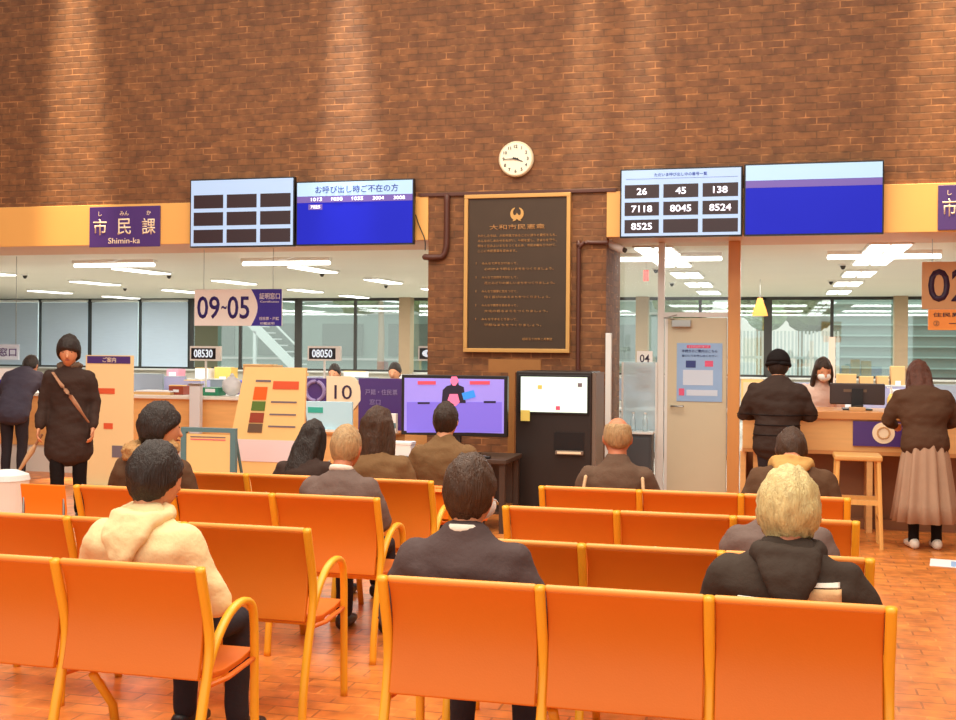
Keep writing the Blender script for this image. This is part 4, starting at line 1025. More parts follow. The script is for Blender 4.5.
fabric('vest_brown', (102, 78, 62)); fabric('piping_cream', (216, 180, 138)); mat('shoe_black', (30, 26, 26), .4); mat('shoe_white', (236, 228, 214), .5); fabric('bag_dark', (50, 42, 40)); fabric('strap_tan', (176, 130, 100)); mat('mask_white', (240, 238, 232), .7)

t_jacket = [None]
def rotx(p, a): return Vector((p.x, p.y*math.cos(a)-p.z*math.sin(a), p.y*math.sin(a)+p.z*math.cos(a)))

def person(lb, loc, rz=0.0, seated=True, k=1.0, lean=-.10, hunch=.10, bow=.10, yaw=0.0, tilt=0.0, skin='skin', top='suit_dark', bulk=1.0, wide=1.0, hem=-.08, legs='trousers_dark', shoes='shoe_black',
           hair='short', hm='hair_black', hvol=1.0, arms=None, collar=None, hood=None, skirt=False, face=True, glide=0.0, lower=True, hfront=None, seed=0.0, extra=None, group=None, scale_head=1.0, vox=.011):
    t = thing('person', lb, 'person', loc, rz, group)
    HZ = (.50 if seated else .915*k)
    hip = Vector((0, 0, HZ))
    def U(p):
        p = Vector(p)
        f = min(max((p.z-.22)/.28, 0), 1)
        if p.z > .22:                                   # upper back rounds forward
            q = Vector((p.x, p.y, p.z-.22)); q = rotx(q, -hunch*f); p = Vector((q.x, q.y, q.z+.22))
        p = rotx(p, -lean)
        return hip + Vector((p.x*k, p.y*k, p.z*k))
    neck0, neck1 = U((0, .0, .50)), U((0, .018, .555))
    HM = Matrix.Translation(neck1) @ Matrix.Rotation(-(lean+hunch)*.4-bow, 4, 'X') @ Matrix.Rotation(yaw, 4, 'Z') @ Matrix.Rotation(tilt, 4, 'Y') @ Matrix.Scale(k*scale_head*1.07, 4)
    hc = Vector((0, .024, .086))
    def H(p): return HM @ (Vector(p) + hc)
    # arms
    if arms is None:
        if seated: arms = [((-.255, .04, .20), (-.12, .27, .12)), ((.255, .04, .20), (.12, .27, .12))]
        else: arms = [((-.25, -.01, .18), (-.25, .05, -.06)), ((.25, -.01, .18), (.25, .05, -.06))]
    body = BM()
    torso = [((0, 0, -.02), (.155, .105)), ((0, 0, .06), (.15, .105)), ((0, .0, .15), (.125, .09)), ((0, 0, .28), (.14, .09)), ((0, 0, .38), (.14, .08)), ((0, 0, .44), (.11, .065)), ((0, .002, .50), (.065, .058))]
    loft(body, [U(p) for p, r in torso], [(r[0]*k, r[1]*k) for p, r in torso], n=20)
    if seated:
        for v in body.verts: v.co.z = max(v.co.z, .462)
    loft(body, [neck0-(neck1-neck0)*.5, neck0, neck1, H((0, -.01, -.03))], [.064*k, .060*k, .058*k, .055*k], n=14)
    # head
    def hf(d):
        x, y, z = d
        kx, ky, kz = .077, .098, .118
        jaw = max(0, -z); kx_ = kx*(1-.30*jaw**1.6); 
        yy = y*ky*(1-.10*jaw) + (.012*jaw if y > 0 else .022*jaw)
        if y < 0 and z < -.3: yy += .03*(-z-.3)
        return HM.to_3x3() @ Vector((x*kx_, yy, z*kz))
    ellipsoid(body, H((0, 0, 0)), (1, 1, 1), 24, 18, fn=hf)
    loft(body, [H((0, .088, .022)), H((0, .104, -.012)), H((0, .112, -.030))], [.010*k, .012*k, .014*k], n=8)
    for s in (-1, 1):
        ellipsoid(body, H((s*.078, -.008, -.006)), (1, 1, 1), 10, 8, fn=lambda d: HM.to_3x3() @ Vector((d.x*.010, d.y*.018, d.z*.031)))
    hips_, ankles, knees = [], [], []
    legs_bm = BM(); shoe_l = []
    for i, s in enumerate((-1, 1)):
        e, w_ = U(arms[i][0]), U(arms[i][1])
        sh = U((s*.155*wide, .0, .40))
        loft(body, [sh, sh.lerp(e, .5), e, e.lerp(w_, .5), w_], [.036*k, .036*k, .033*k, .032*k, .026*k], n=12)
        # hand: palm, four fingers, thumb
        d = (w_-e).normalized(); side = Vector((1, 0, 0)); side = (side - d*side.dot(d)).normalized(); up = side.cross(d)
        if up.z < 0 and seated: up = -up
        if not seated and abs(d.z) > .7: side = (Vector((0, 1, 0)) - d*d.y).normalized(); up = Vector((s, 0, 0))
        loft(body, [w_, w_+d*.04*k, w_+d*.085*k], [(.026*k, .017*k), (.038*k, .016*k), (.040*k, .014*k)], ref=side, n=10)
        for f, (ln, off) in enumerate(((.066, -.030), (.078, -.010), (.072, .011), (.056, .030))):
            b0 = w_+d*.08*k+side*off*k; c1 = b0+(d*.9-up*.35).normalized()*ln*.5*k; c2 = c1+(d*.45-up*.9).normalized()*ln*.5*k
            loft(body, [b0, c1, c2], [.0095*k, .009*k, .0075*k], n=7)
        ts = -s if seated else 1
        b0 = w_+d*.03*k+side*ts*.03*k; c1 = b0+(d*.6+side*ts*.8).normalized()*.035*k; c2 = c1+(d*.95-up*.2).normalized()*.03*k
        loft(body, [b0, c1, c2], [.0125*k, .011*k, .009*k], n=7)
        # legs
        hp = hip + Vector((s*.088*k, 0, -.01))
        if seated:
            kn = Vector((s*.125, .44*k, .50)); an = Vector((s*.13, .44*k+glide, .10))
        else:
            kn = Vector((s*.095*k, .02+s*glide*.5, .49*k)); an = Vector((s*.095*k, -.01+s*glide, .09*k))
        rt = (.082, .072, .055) if seated else (.088, .07, .052)
        if lower:
            loft(body, [hp, hp.lerp(kn, .5), kn, kn.lerp(an, .35), an, an-Vector((0, 0, .04))], [r*k for r in (.05, .05, .045, .045, .034, .032)], n=12)
            if not skirt: loft(legs_bm, [hp, hp.lerp(kn, .5), kn, kn.lerp(an, .4), an-Vector((0, 0, .01))], [(r*k) for r in (.098, .085, .066, .062, .052)], n=14)
            sb = BM(); fd = an - Vector((0, .045, .0)); fd.z = .045
            loft(sb, [fd, fd+Vector((0, .07, 0)), fd+Vector((s*.01, .14, -.008)), fd+Vector((s*.012, .20, -.014))], [(.038, .042), (.041, .04), (.046, .032), (.036, .024)], n=14, sq=.8)
            for v in sb.verts:
                if v.co.z < .008: v.co.z = .002
            shoe_l.append(sb)
            loft(body, [fd+Vector((0, .01, .0)), fd+Vector((0, .12, -.01))], [.028, .022], n=10)
    bo = blob('body', body, skin, t, voxel=.008, sm=3)
    if lower:
        if not skirt:
            if not seated: loft(legs_bm, [hip+Vector((0, 0, -.08)), hip+Vector((0, 0, .08 if lean < .2 else .0))], [(.155*k, .105*k), (.13*k, .09*k)], n=18)
            else: loft(legs_bm, [hip+Vector((0, .0, -.0)), hip+Vector((0, .0, .07))], [(.165*k, .115*k), (.15*k, .11*k)], n=18)
            if seated:
                for v in legs_bm.verts:
                    if v.co.z > .36 and v.co.y < .40: v.co.z = max(v.co.z, .456)
            blob('trousers', legs_bm, legs, t, voxel=.014, sm=5, fold=.006, seed=seed)
        else:
            legs_bm.free()
        for sb in shoe_l: obj('shoe', sb, shoes, t, smooth=True)
    # jacket
    jk = BM(); b_ = bulk
    lo = 1.13 if hem < -.2 else 1.0
    tr = [(hem, .172*lo, .125*lo), (hem*.5, .17*lo, .125*lo), (.05, .165, .125), (.15, .152, .112), (.28, .168, .122), (.38, .185, .12), (.45, .150, .100), (.505, .082, .074)]
    loft(jk, [U((0, 0 if z_ > 0 else -.0, z_)) for z_, a_, c_ in tr], [(a_*k*b_*(wide if z_ > .2 else 1), c_*k*(.6+.4*b_)) for z_, a_, c_ in tr], n=22)
    if seated:
        for v in jk.verts: v.co.z = max(v.co.z, .458)
    for i, s in enumerate((-1, 1)):
        e, w_ = U(arms[i][0]), U(arms[i][1]); sh = U((s*.155*wide, .0, .425))
        wr = e.lerp(w_, .93)
        loft(jk, [sh, sh.lerp(e, .35), sh.lerp(e, .75), e, e.lerp(wr, .45), wr], [r*k*(.45+.55*b_) for r in (.068, .067, .060, .056, .05, .042)], n=14)
    jo = blob('jacket', jk, top, t, voxel=.013, sm=5, fold=.011*b_, fscale=6.5, seed=seed, fdir=(1, 1, 1.6))
    if collar:
        cb = BM(); pts = []
        for q in range(21):
            a = 2*PI*q/20; pts.append(U((.066*math.cos(a), .066*math.sin(a)-.002, .520+.012*math.sin(-a))))
        loft(cb, pts, [(.018*k, .009*k)]*21, ref=(0, 0, 1), n=8, caps=False); obj('collar', cb, collar, t, smooth=True)
    if hood:
        hb = BM(); pts, rr = [], []
        for q in range(17):
            a = PI*.5 + (q-8)/8*PI*.86 + PI
            r = .092
            pts.append(U((r*math.cos(a)*1.12, r*math.sin(a)-.022, .505 - .012*math.sin(-a)*0 + (.02*math.cos(a-1.5*PI)*-1)))); rr.append((.034*k*(1+.45*max(0, -math.sin(a))), .030*k))
        loft(hb, pts, rr, ref=(0, 0, 1), n=12)
        loft(hb, [U((0, -.085, .50)), U((0, -.135, .43)), U((0, -.150, .35))], [(.115*k, .045*k), (.10*k, .04*k), (.05*k, .026*k)], n=16)
        blob('hood', hb, hood, t, voxel=.012, sm=4, fold=.012, fscale=12, seed=seed+3)
    # face
    if face:
        for s in (-1, 1):
            ellipsoid_bm = ellipsoid(BM(), H((s*.031, .083, .012)), (.011*k, .007*k, .006*k), 10, 8); obj('eye', ellipsoid_bm, 'eye_dark', bo, smooth=True)
        obj('mouth', ellipsoid(BM(), H((0, .092, -.055)), (.023*k, .006*k, .006*k), 10, 8), 'lip', bo, smooth=True)
    # hair
    if hair:
        hb = BM(); R3 = HM.to_3x3()
        def hairfn(front=.42, side=-.34, back=-.80, a=.086, b=.108, c=.124, tuft=.07, balding=0.0):
            def fn(d):
                dy = d.y/max(1e-4, math.hypot(d.x, d.y))
                zl = side+(front-side)*max(0, dy)**.8 if dy > 0 else side+(back-side)*(-dy)**.7
                n_ = 1 + tuft*noise.noise(Vector((d.x*4, d.y*4, d.z*2.2))+Vector((seed, 0, 0))) + tuft*.6*noise.noise(Vector((d.x*11, d.y*11, d.z*5))+Vector((seed, 0, 0)))
                v = Vector((d.x*a*hvol, d.y*b*hvol, d.z*c*hvol))*n_
                zl += .10*noise.noise(Vector((d.x*9, d.y*9, seed))); f = min(max((zl-d.z)/.34, 0), 1); f = f*f*(3-2*f)
                if balding: f = max(f, min(max((d.z-balding)/.12, 0), 1))
                v = v*(1-f) + Vector((d.x*.068, d.y*.075, d.z*.10))*f
                if d.y < 0 and d.z < 0: v.y += .012*(-d.z)
                return R3 @ (v+Vector((0, -.010, .010)))
            return fn
        if hair in ('short', 'wavy', 'balding', 'crop'):
            fr_ = {'front': hfront} if hfront is not None else {}
            kw = dict(short={}, wavy=dict(tuft=.10, a=.092, b=.112, back=-1.0, side=-.62), balding=dict(front=.6, side=.1, back=-.5, balding=.55, tuft=.02, a=.083, b=.104), crop=dict(a=.083, b=.104, c=.121, tuft=.02, front=.5))[hair]
            kw = dict(kw, **fr_)
            ellipsoid(hb, H((0, 0, 0)), (1, 1, 1), 40, 30, fn=hairfn(**kw))
            obj('hair', hb, hm, t, smooth=True)
        elif hair in ('long', 'bob'):
            ellipsoid(hb, H((0, 0, 0)), (1, 1, 1), 30, 22, fn=hairfn(front=.4, side=-.5, back=-.9))
            L_ = .33 if hair == 'long' else .20
            loft(hb, [H((0, -.05, .04)), H((0, -.065, -.06)), H((0, -.07, -.14)), H((0, -.085, -.10-L_*.55)), H((0, -.10, -.08-L_))], [(.088*k*hvol, .06*k), (.095*k*hvol, .06*k), (.10*k*hvol, .055*k), (.10*k*hvol, .045*k), (.065*k*hvol, .028*k)], n=22)
            for s in (-1, 1): loft(hb, [H((s*.07, .0, .05)), H((s*.084, .01, -.05)), H((s*.09, .0, -.14)), H((s*.085, -.01, -.07-L_*.7))], [(.022*k, .05*k), (.024*k, .05*k), (.026*k, .045*k), (.016*k, .025*k)], n=12)
            blob('hair', hb, hm, t, voxel=.010, sm=3, fold=.010, fscale=14, seed=seed, fdir=(1.6, 1.6, .25))
    if extra: t_jacket[0] = jo; extra(t, U, H, HM, k)
    return t

def fur(nm, m, U, t, k, r0=.052, z=.53, rad=.105):
    bm = BM(); pts = [U((rad*math.cos(2*PI*q/18)*1.05, rad*math.sin(2*PI*q/18)-.03, z-.01+.03*math.sin(-2*PI*q/18)*-.6)) for q in range(19)]
    loft(bm, pts, [(r0*k, r0*k)]*19, n=12, caps=False)
    blob(nm, bm, m, t, voxel=.010, sm=2, fold=.016, fscale=28)

# suit man, nearest bench right block
def ex_mask(t, U, H, HM, k):
    obj('mask_strap', loft(BM(), [H((.080, -.02, -.01)), H((.088, .01, -.02)), H((.078, .05, -.03))], [.0028]*3, n=6), 'mask_white', t, smooth=True)
    obj('mask_strap', loft(BM(), [H((-.080, -.02, -.01)), H((-.088, .01, -.02)), H((-.078, .05, -.03))], [.0028]*3, n=6), 'mask_white', t, smooth=True)
    obj('face_mask', ellipsoid(BM(), H((0, .062, -.045)), (1, 1, 1), 20, 14, fn=lambda d: HM.to_3x3() @ Vector((d.x*.066, d.y*.055, d.z*.05))), 'mask_white', t, smooth=True)
XR = lambda px, Y, : P(px, 470, Y).x
person('person in a dark suit with short brown hair, seated on the nearest right bench', (XR(468, 3.98), 3.99, 0), lean=-.16, hunch=.16, bow=.06, top='suit_dark', wide=1.18, bulk=1.12, hair='short', hm='hair_brown', hvol=1.02, collar='shirt_white', k=.952, scale_head=1.05, arms=[((-.30, .0, .17), (-.13, .24, .10)), ((.30, .0, .17), (.13, .24, .10))], seed=1, extra=ex_mask, yaw=-.15)
# white haired man
def ex_print(t, U, H, HM, k):
    def patch(nm, x0, x1, z0, z1, m, yo=.0):
        bm = BM(); nx, nz = 14, 10; g = []
        from mathutils.bvhtree import BVHTree
        jm = t_jacket[0].data; bv = BVHTree.FromPolygons([v.co for v in jm.vertices], [tuple(p.vertices) for p in jm.polygons])
        for j in range(nz+1):
            row = []
            for i in range(nx+1):
                x = x0+(x1-x0)*i/nx; z = z0+(z1-z0)*j/nz
                q = U((x, 0, z)); hit = bv.ray_cast(Vector((q.x, q.y-1.0, q.z)), Vector((0, 1, 0)))[0]
                row.append(bm.verts.new((q.x, (hit.y if hit else q.y-.15)-.005-yo*.2, q.z)))
            g.append(row)
        for j in range(nz):
            for i in range(nx): bm.faces.new((g[j][i], g[j][i+1], g[j+1][i+1], g[j+1][i]))
        o = obj(nm, bm, m, t, smooth=True); s = o.modifiers.new('s', 'SOLIDIFY'); s.thickness = .006; return o
    patch('back_print', .035, .175, .20, .40, 'print_cream', .012); patch('back_print', .03, .17, .405, .42, 'shirt_white', .016); patch('back_print', -.17, -.09, .33, .36, 'shirt_white', .014); patch('back_print', -.12, .03, .30, .345, 'print_cream', .012)
person('person with wavy cream white hair in a dark printed hooded jacket, nearest right bench', (XR(786, 3.98)+.01, 4.0, 0), lean=-.14, hunch=.18, bow=.22, top='jacket_black', wide=1.24, bulk=1.16, hair='wavy', hm='hair_white', hvol=1.13, skin='skin_tan', hood='jacket_black', k=.942, arms=[((-.31, .03, .18), (-.13, .26, .10)), ((.31, .03, .18), (.13, .26, .10))], seed=2, extra=ex_print)
# hooded cream sweatshirt man
person('person in a cream hooded sweatshirt with short dark hair, nearest left bench', (P(149, 470, 3.98).x, 3.98, 0), rz=-.12, lean=-.12, hunch=.14, bow=.18, top='hoodie_cream', wide=1.16, bulk=1.16, hair='short', hm='hair_black', hvol=1.05, hood='hoodie_cream', scale_head=1.04, k=.965, arms=[((-.30, .02, .18), (-.13, .26, .10)), ((.31, .04, .17), (.15, .28, .10))], seed=3, yaw=-.18)
# brown fur hooded one ahead of him
person('person with round black hair and a brown fur-trimmed coat, third left bench', (P(147, 440, 5.85).x, 5.90, 0), lean=-.02, hunch=.10, bow=.10, top='coat_brown', wide=1.05, bulk=1.15, hair='short', hm='hair_black', hvol=1.12, k=1.015, seed=4, yaw=-.7, extra=lambda t, U, H, HM, k: fur('fur_trim', 'fur_tan', U, t, k))
# grey haired man third row
person('person with cropped grey hair in a brown grey jacket, third left bench', (P(340, 470, 5.85).x, 5.87, 0), lean=-.12, hunch=.22, bow=.25, top='jacket_grey', wide=1.08, bulk=1.08, hair='crop', hm='hair_grey', skin='skin_tan', collar='shirt_white', k=.905, scale_head=1.06, seed=5)
# long black hair woman
person('person with long black hair leaning left, seated on the farthest left bench', (P(304, 470, 6.7).x, 6.68, 0), lean=.04, hunch=.12, bow=.25, tilt=.18, top='coat_black', wide=1.0, hair='long', hm='hair_black', k=.875, seed=6)
# khaki coat long brown hair
person('person with long brown hair in a khaki coat, seated on the farthest left bench', (P(375, 470, 6.7).x, 6.69, 0), lean=-.05, hunch=.08, bow=.06, top='coat_khaki', wide=1.05, bulk=1.12, hair='long', hm='hair_brown', k=.98, seed=7, yaw=-.3)
# man before tv
person('person in a khaki brown jacket seated directly before the television', (P(443, 450, 7.6).x, 7.62, 0), lean=-.06, hunch=.10, bow=.08, top='coat_khaki', wide=1.12, bulk=1.12, hair='short', hm='hair_darkbrown', k=.965, seed=8)
# bald man right block far row
def ex_pip(t, U, H, HM, k):
    for s in (-1, 1): obj('piping', loft(BM(), spline([U((s*.17, -.105, .42)), U((s*.185, -.14, .30)), U((s*.205, -.13, .16))], 4), [.010]*9, n=8), 'piping_cream', t, smooth=True)
person('person with balding head in a brown jacket with pale piping, farthest right bench', (P(617, 450, 6.66).x, 6.66, 0), lean=-.10, hunch=.16, bow=.12, top='vest_brown', wide=1.02, bulk=1.03, hair='balding', hm='hair_grey', skin='skin_tan', k=.955, seed=9, extra=ex_pip, yaw=.2)
# right block row 4 seat 3: mustard hood
person('person in a mustard hooded coat with cream collar, farthest right bench', (P(792, 460, 6.66).x, 6.67, 0), lean=.16, hunch=.34, bow=.62, top='coat_brown', wide=1.08, bulk=1.12, hair='short', hm='hair_brown', skin='skin_tan', hood='hood_mustard', collar='shirt_white', k=1.0, seed=10)
# row 2 seat 3: bent forward behind the white haired man
person('person in a grey brown jacket bending forward on the second right bench', (P(778, 530, 4.85).x, 4.86, 0), lean=.12, hunch=.30, bow=.75, top='jacket_grey', wide=1.12, bulk=1.12, hair='short', hm='hair_darkbrown', k=.88, seed=11)

# standing man at the left with scarf and strap
def ex_strap(t, U, H, HM, k):
    pts = [U((.13, .105, .46)), U((.06, .150, .36)), U((-.03, .160, .24)), U((-.12, .150, .10)), U((-.18, .10, .0))]
    obj('shoulder_strap', loft(BM(), spline(pts, 4), [(.020, .006)]*17, ref=(1, 0, 1), n=8), 'strap_tan', t, smooth=True)
    fur('scarf', 'scarf_grey', U, t, k, r0=.032, z=.52, rad=.078)
Ys = 9.3
pm = person('person standing in a black coat with a tan strap across the chest, at the left', (P(69, 430, Ys).x, Ys, 0), rz=PI+.48, seated=False, k=1.0, lean=.0, hunch=.05, bow=.12, top='coat_black', wide=1.0, bulk=1.10, hem=-.30, legs='knit_black', hair='short', hm='hair_black', hvol=1.16, seed=12, hfront=.30, arms=[((-.222, -.02, .18), (-.215, .07, -.06)), ((.222, -.01, .18), (.25, .07, -.05))], extra=ex_strap, glide=.05)
# umbrella in his right hand (image left)
p0, p1 = P(38, 441, Ys-.08), P(17, 474, Ys-.08)
t = thing('folded_umbrella', 'pale folded umbrella held by the standing man in the black coat', 'umbrella', p0)
obj('canopy', loft(BM(), [p0+(p1-p0)*.12, p0+(p1-p0)*.3, p0+(p1-p0)*.95], [.014, .030, .010], n=10), 'piping_cream', t, off=p0, smooth=True)
obj('handle', loft(BM(), [p0-(p1-p0)*.18, p0+(p1-p0)*.15], [.012, .012], n=8), 'strap_tan', t, off=p0, smooth=True)
# person leaning at the left counter
person('person in a dark navy coat leaning at the left counter, seen from behind', (P(22, 430, 11.9).x, 11.75, 0), rz=.2, seated=False, k=.98, lean=.55, hunch=.2, bow=.5, top='coat_navy', wide=1.1, bulk=1.25, hem=-.15, legs='trousers_dark', hair='short', hm='hair_black', seed=13, arms=[((-.27, .16, .26), (-.15, .38, .26)), ((.27, .16, .26), (.15, .38, .26))])
# man in puffer and knit hat at the right counter
def ex_hat(t, U, H, HM, k):
    def fn(d):
        v = Vector((d.x*.105, d.y*.118, d.z*.125)); z0 = -.02
        if d.z < -.1: v *= .7
        return HM.to_3x3() @ (v+Vector((0, -.008, .035)))
    obj('knit_hat', ellipsoid(BM(), H((0, 0, 0)), (1, 1, 1), 28, 20, fn=fn), 'knit_black', t, smooth=True)
    obj('hat_brim', loft(BM(), [H((.094*math.cos(2*PI*q/24), .104*math.sin(2*PI*q/24)-.006, .018)) for q in range(25)], [.020*k]*25, n=8, caps=False), 'knit_black', t, smooth=True)
    from mathutils.bvhtree import BVHTree
    jm = t_jacket[0].data; tmp = bmesh.new(); loft(tmp, [U((0, 0, z_)) for z_ in (-.12, 0, .15, .28, .38, .45)], [(.22, .15), (.215, .148), (.20, .14), (.22, .148), (.235, .148), (.2, .13)], n=30); bv = BVHTree.FromPolygons([v.co for v in jm.vertices], [tuple(p.vertices) for p in jm.polygons]); tmp.free()
    for z in (.02, .11, .20):
        pts = []
        for q in range(37):
            a = 2*PI*q/36; c0 = U((0, 0, z)); d = Vector((math.cos(a), math.sin(a)*.8, 0)); h_ = bv.ray_cast(c0, d)[0] or c0+d*.2
            pts.append(h_ + d*.0015)
        obj('quilt_seam', loft(BM(), pts, [.005]*37, n=6, caps=False), 'knit_black', t, smooth=True)
person('person in a black puffer jacket and black knit hat standing at the right counter', (P(777, 430, 10.3).x, 10.32, 0), rz=-.05, seated=False, k=.955, lean=.07, hunch=.12, bow=.12, top='puffer_black', wide=1.22, bulk=1.30, hem=-.12, legs='trousers_dark', hair='crop', hm='hair_black', seed=14, extra=ex_hat, arms=[((-.30, .04, .19), (-.18, .28, .20)), ((.30, .04, .19), (.18, .28, .20))])
# woman with pleated skirt
def ex_skirt(t, U, H, HM, k):
    bm = BM(); rings = []; n = 96
    prof = [(1.02, .125, .10), (.96, .15, .12), (.80, .18, .15), (.60, .205, .175), (.40, .23, .20), (.24, .25, .22)]
    for j, (z, a, b) in enumerate(prof):
        amp = .0 if j == 0 else .004 if j == 1 else .012+.022*j/5
        rings.append([bm.verts.new(((a+amp*(.6*math.cos(14*2*PI*q/n)+.4*math.cos(9*2*PI*q/n+1)))*math.cos(2*PI*q/n), (b+amp*(.6*math.cos(14*2*PI*q/n)+.4*math.cos(9*2*PI*q/n+1)))*math.sin(2*PI*q/n), z*k)) for q in range(n)])
    for j in range(5):
        for q in range(n): bm.faces.new((rings[j][q], rings[j][(q+1) % n], rings[j+1][(q+1) % n], rings[j+1][q]))
    bm.faces.new(rings[0][::-1])
    o = obj('pleated_skirt', bm, 'skirt_taupe', t, smooth=True); s = o.modifiers.new('s', 'SOLIDIFY'); s.thickness = .008
    for s in (-1, 1): obj('sock', loft(BM(), [(s*.09, -.012, .06), (s*.09, -.012, .16), (s*.09, -.005, .28)], [.044, .043, .05], n=12), 'knit_black', t, smooth=True)
person('person with long red-brown hair, dark jacket and taupe pleated skirt at the right counter', (P(925, 430, 10.15).x, 10.12, 0), rz=.12, seated=False, k=.945, lean=.22, hunch=.18, bow=.35, top='puffer_brown', wide=1.15, bulk=1.22, hem=-.04, shoes='shoe_white', hair='long', hm='hair_redbrown', hvol=1.05, skirt=True, seed=15, extra=ex_skirt, arms=[((-.29, .10, .22), (-.18, .33, .22)), ((.29, .10, .22), (.18, .33, .22))])
# staff behind the counters
def staff(px, py_top, Y, lb, top, hm, hair='short', rz=PI, k=.9, seed=20, ex=None):
    zt = PZ(px, py_top, Y)
    return person(lb, (P(px, 390, Y).x, Y, zt-1.31*k-.0), rz=rz, seated=True, k=k, lean=.05, hunch=.1, bow=.2, top=top, hair=hair, hm=hm, lower=True, seed=seed, extra=ex)
# staff (standing/seated on office chairs behind the counters)
def office_chair(x, y, lb, hs=.46, rz=0):
    t = thing('office_chair', lb, 'chair', (x, y, 0), rz)
    obj('seat', loft(BM(), [(0, 0, hs-.045), (0, 0, hs-.015)], [(.22, .22), (.23, .23)], n=20, sq=.6), 'monitor_dark', t)
    obj('backrest', Box(-.2, .2, -.27, -.22, hs+.12, hs+.48), 'monitor_dark', t, bev=.03)
    obj('column', cyl(BM(), (0, 0, .09), (0, 0, hs-.04), .03), 'steel', t)
    bm = BM()
    for q in range(5): a = 2*PI*q/5; loft(bm, [(0, 0, .09), (.27*math.cos(a), .27*math.sin(a), .05)], [.022, .018], n=8)
    obj('base', bm, 'black_plastic', t)
    return t
Yq = 12.2
q = P(818, 390, Yq)
person('person in a pale pink blouse facing the counter, left of the dark monitor', (q.x, Yq, 0), rz=PI+.25, seated=False, k=.93, lean=.12, hunch=.12, bow=.25, top='blouse_pink', hair='bob', hm='hair_darkbrown', seed=21, extra=ex_mask)
for i, (px, py, Y, m, hm, hr, lb) in enumerate(((337, 362, 17.15, 'shirt_white', 'hair_black', 'short', 'person with black hair in a white shirt at a desk behind the 10 board'), (397, 353, 17.3, 'jacket_black', 'hair_black', 'short', 'person with black hair in a dark jacket at a desk just left of the pier'))):
    q = P(px, 370, Y); zt = PZ(px, py, Y); kk = min(1.12, max(.9, (zt-.50)/.80))
    person(lb, (q.x, Y, 0), rz=PI, seated=True, k=kk, lean=.02, hunch=.1, bow=.1, top=m, hair=hr, hm=hm, seed=22+i)
    office_chair(q.x, Y, ('dark office chair under the person in the white shirt', 'dark office chair under the person in the dark jacket left of the pier')[i], rz=PI)

# ------------------------------------------------------------ back office furniture and clutter
mat('desk_grey', (196, 196, 194), .5); mat('partition_grey', (140, 152, 158), .7); mat('monitor_light', (150, 158, 172), .4); mat('paper', (236, 236, 240), .7); mat('carton', (222, 176, 118), .7, var=.06)
mat('file_blue', (60, 70, 190), .5); mat('file_green', (44, 132, 96), .5); mat('file_yellow', (232, 190, 96), .5); mat('file_pink', (226, 150, 170), .5); mat('file_lilac', (176, 172, 206), .5); mat('bin_white', (214, 216, 220), .5); mat('pink_panel', (232, 196, 176), .6)
def desk(px0, px1, Y, lb):
    x0, x1 = PXX(px0, Y, 400), PXX(px1, Y, 400)
    t = thing('office_desk', lb, 'desk', ((x0+x1)/2, Y, 0)); o = t.location
    obj('desk_top', Box(x0, x1, Y-.4, Y+.4, .69, .72), 'desk_grey', t, off=o, bev=.004)
    obj('front_panel', Box(x0+.03, x1-.03, Y-.36, Y-.34, .1, .69), 'partition_grey', t, off=o)
    for x in (x0+.02, x1-.06): obj('side_panel', Box(x, x+.04, Y-.38, Y+.38, 0, .69), 'desk_grey', t, off=o)
    return t
desk(-40, 92, 16.2, 'grey office desk behind the left counter at the left edge'); desk(100, 236, 16.2, 'grey office desk behind the left counter, behind the banner')
desk(262, 330, 16.2, 'grey office desk behind the coloured guidance board'); desk(352, 424, 16.2, 'grey office desk behind the left counter nearest the pier')
desk(620, 735, 17.5, 'grey office desk behind the glass partition'); desk(745, 850, 17.0, 'grey office desk behind the puffer jacket person'); desk(862, 1000, 17.0, 'grey office desk behind the woman in the skirt')
desk(10, 236, 21.0, 'long grey desk farther back below the drawn blinds'); desk(240, 420, 21.0, 'long grey desk farther back below the clear left windows'); desk(745, 990, 21.5, 'long grey desk farther back below the right windows')
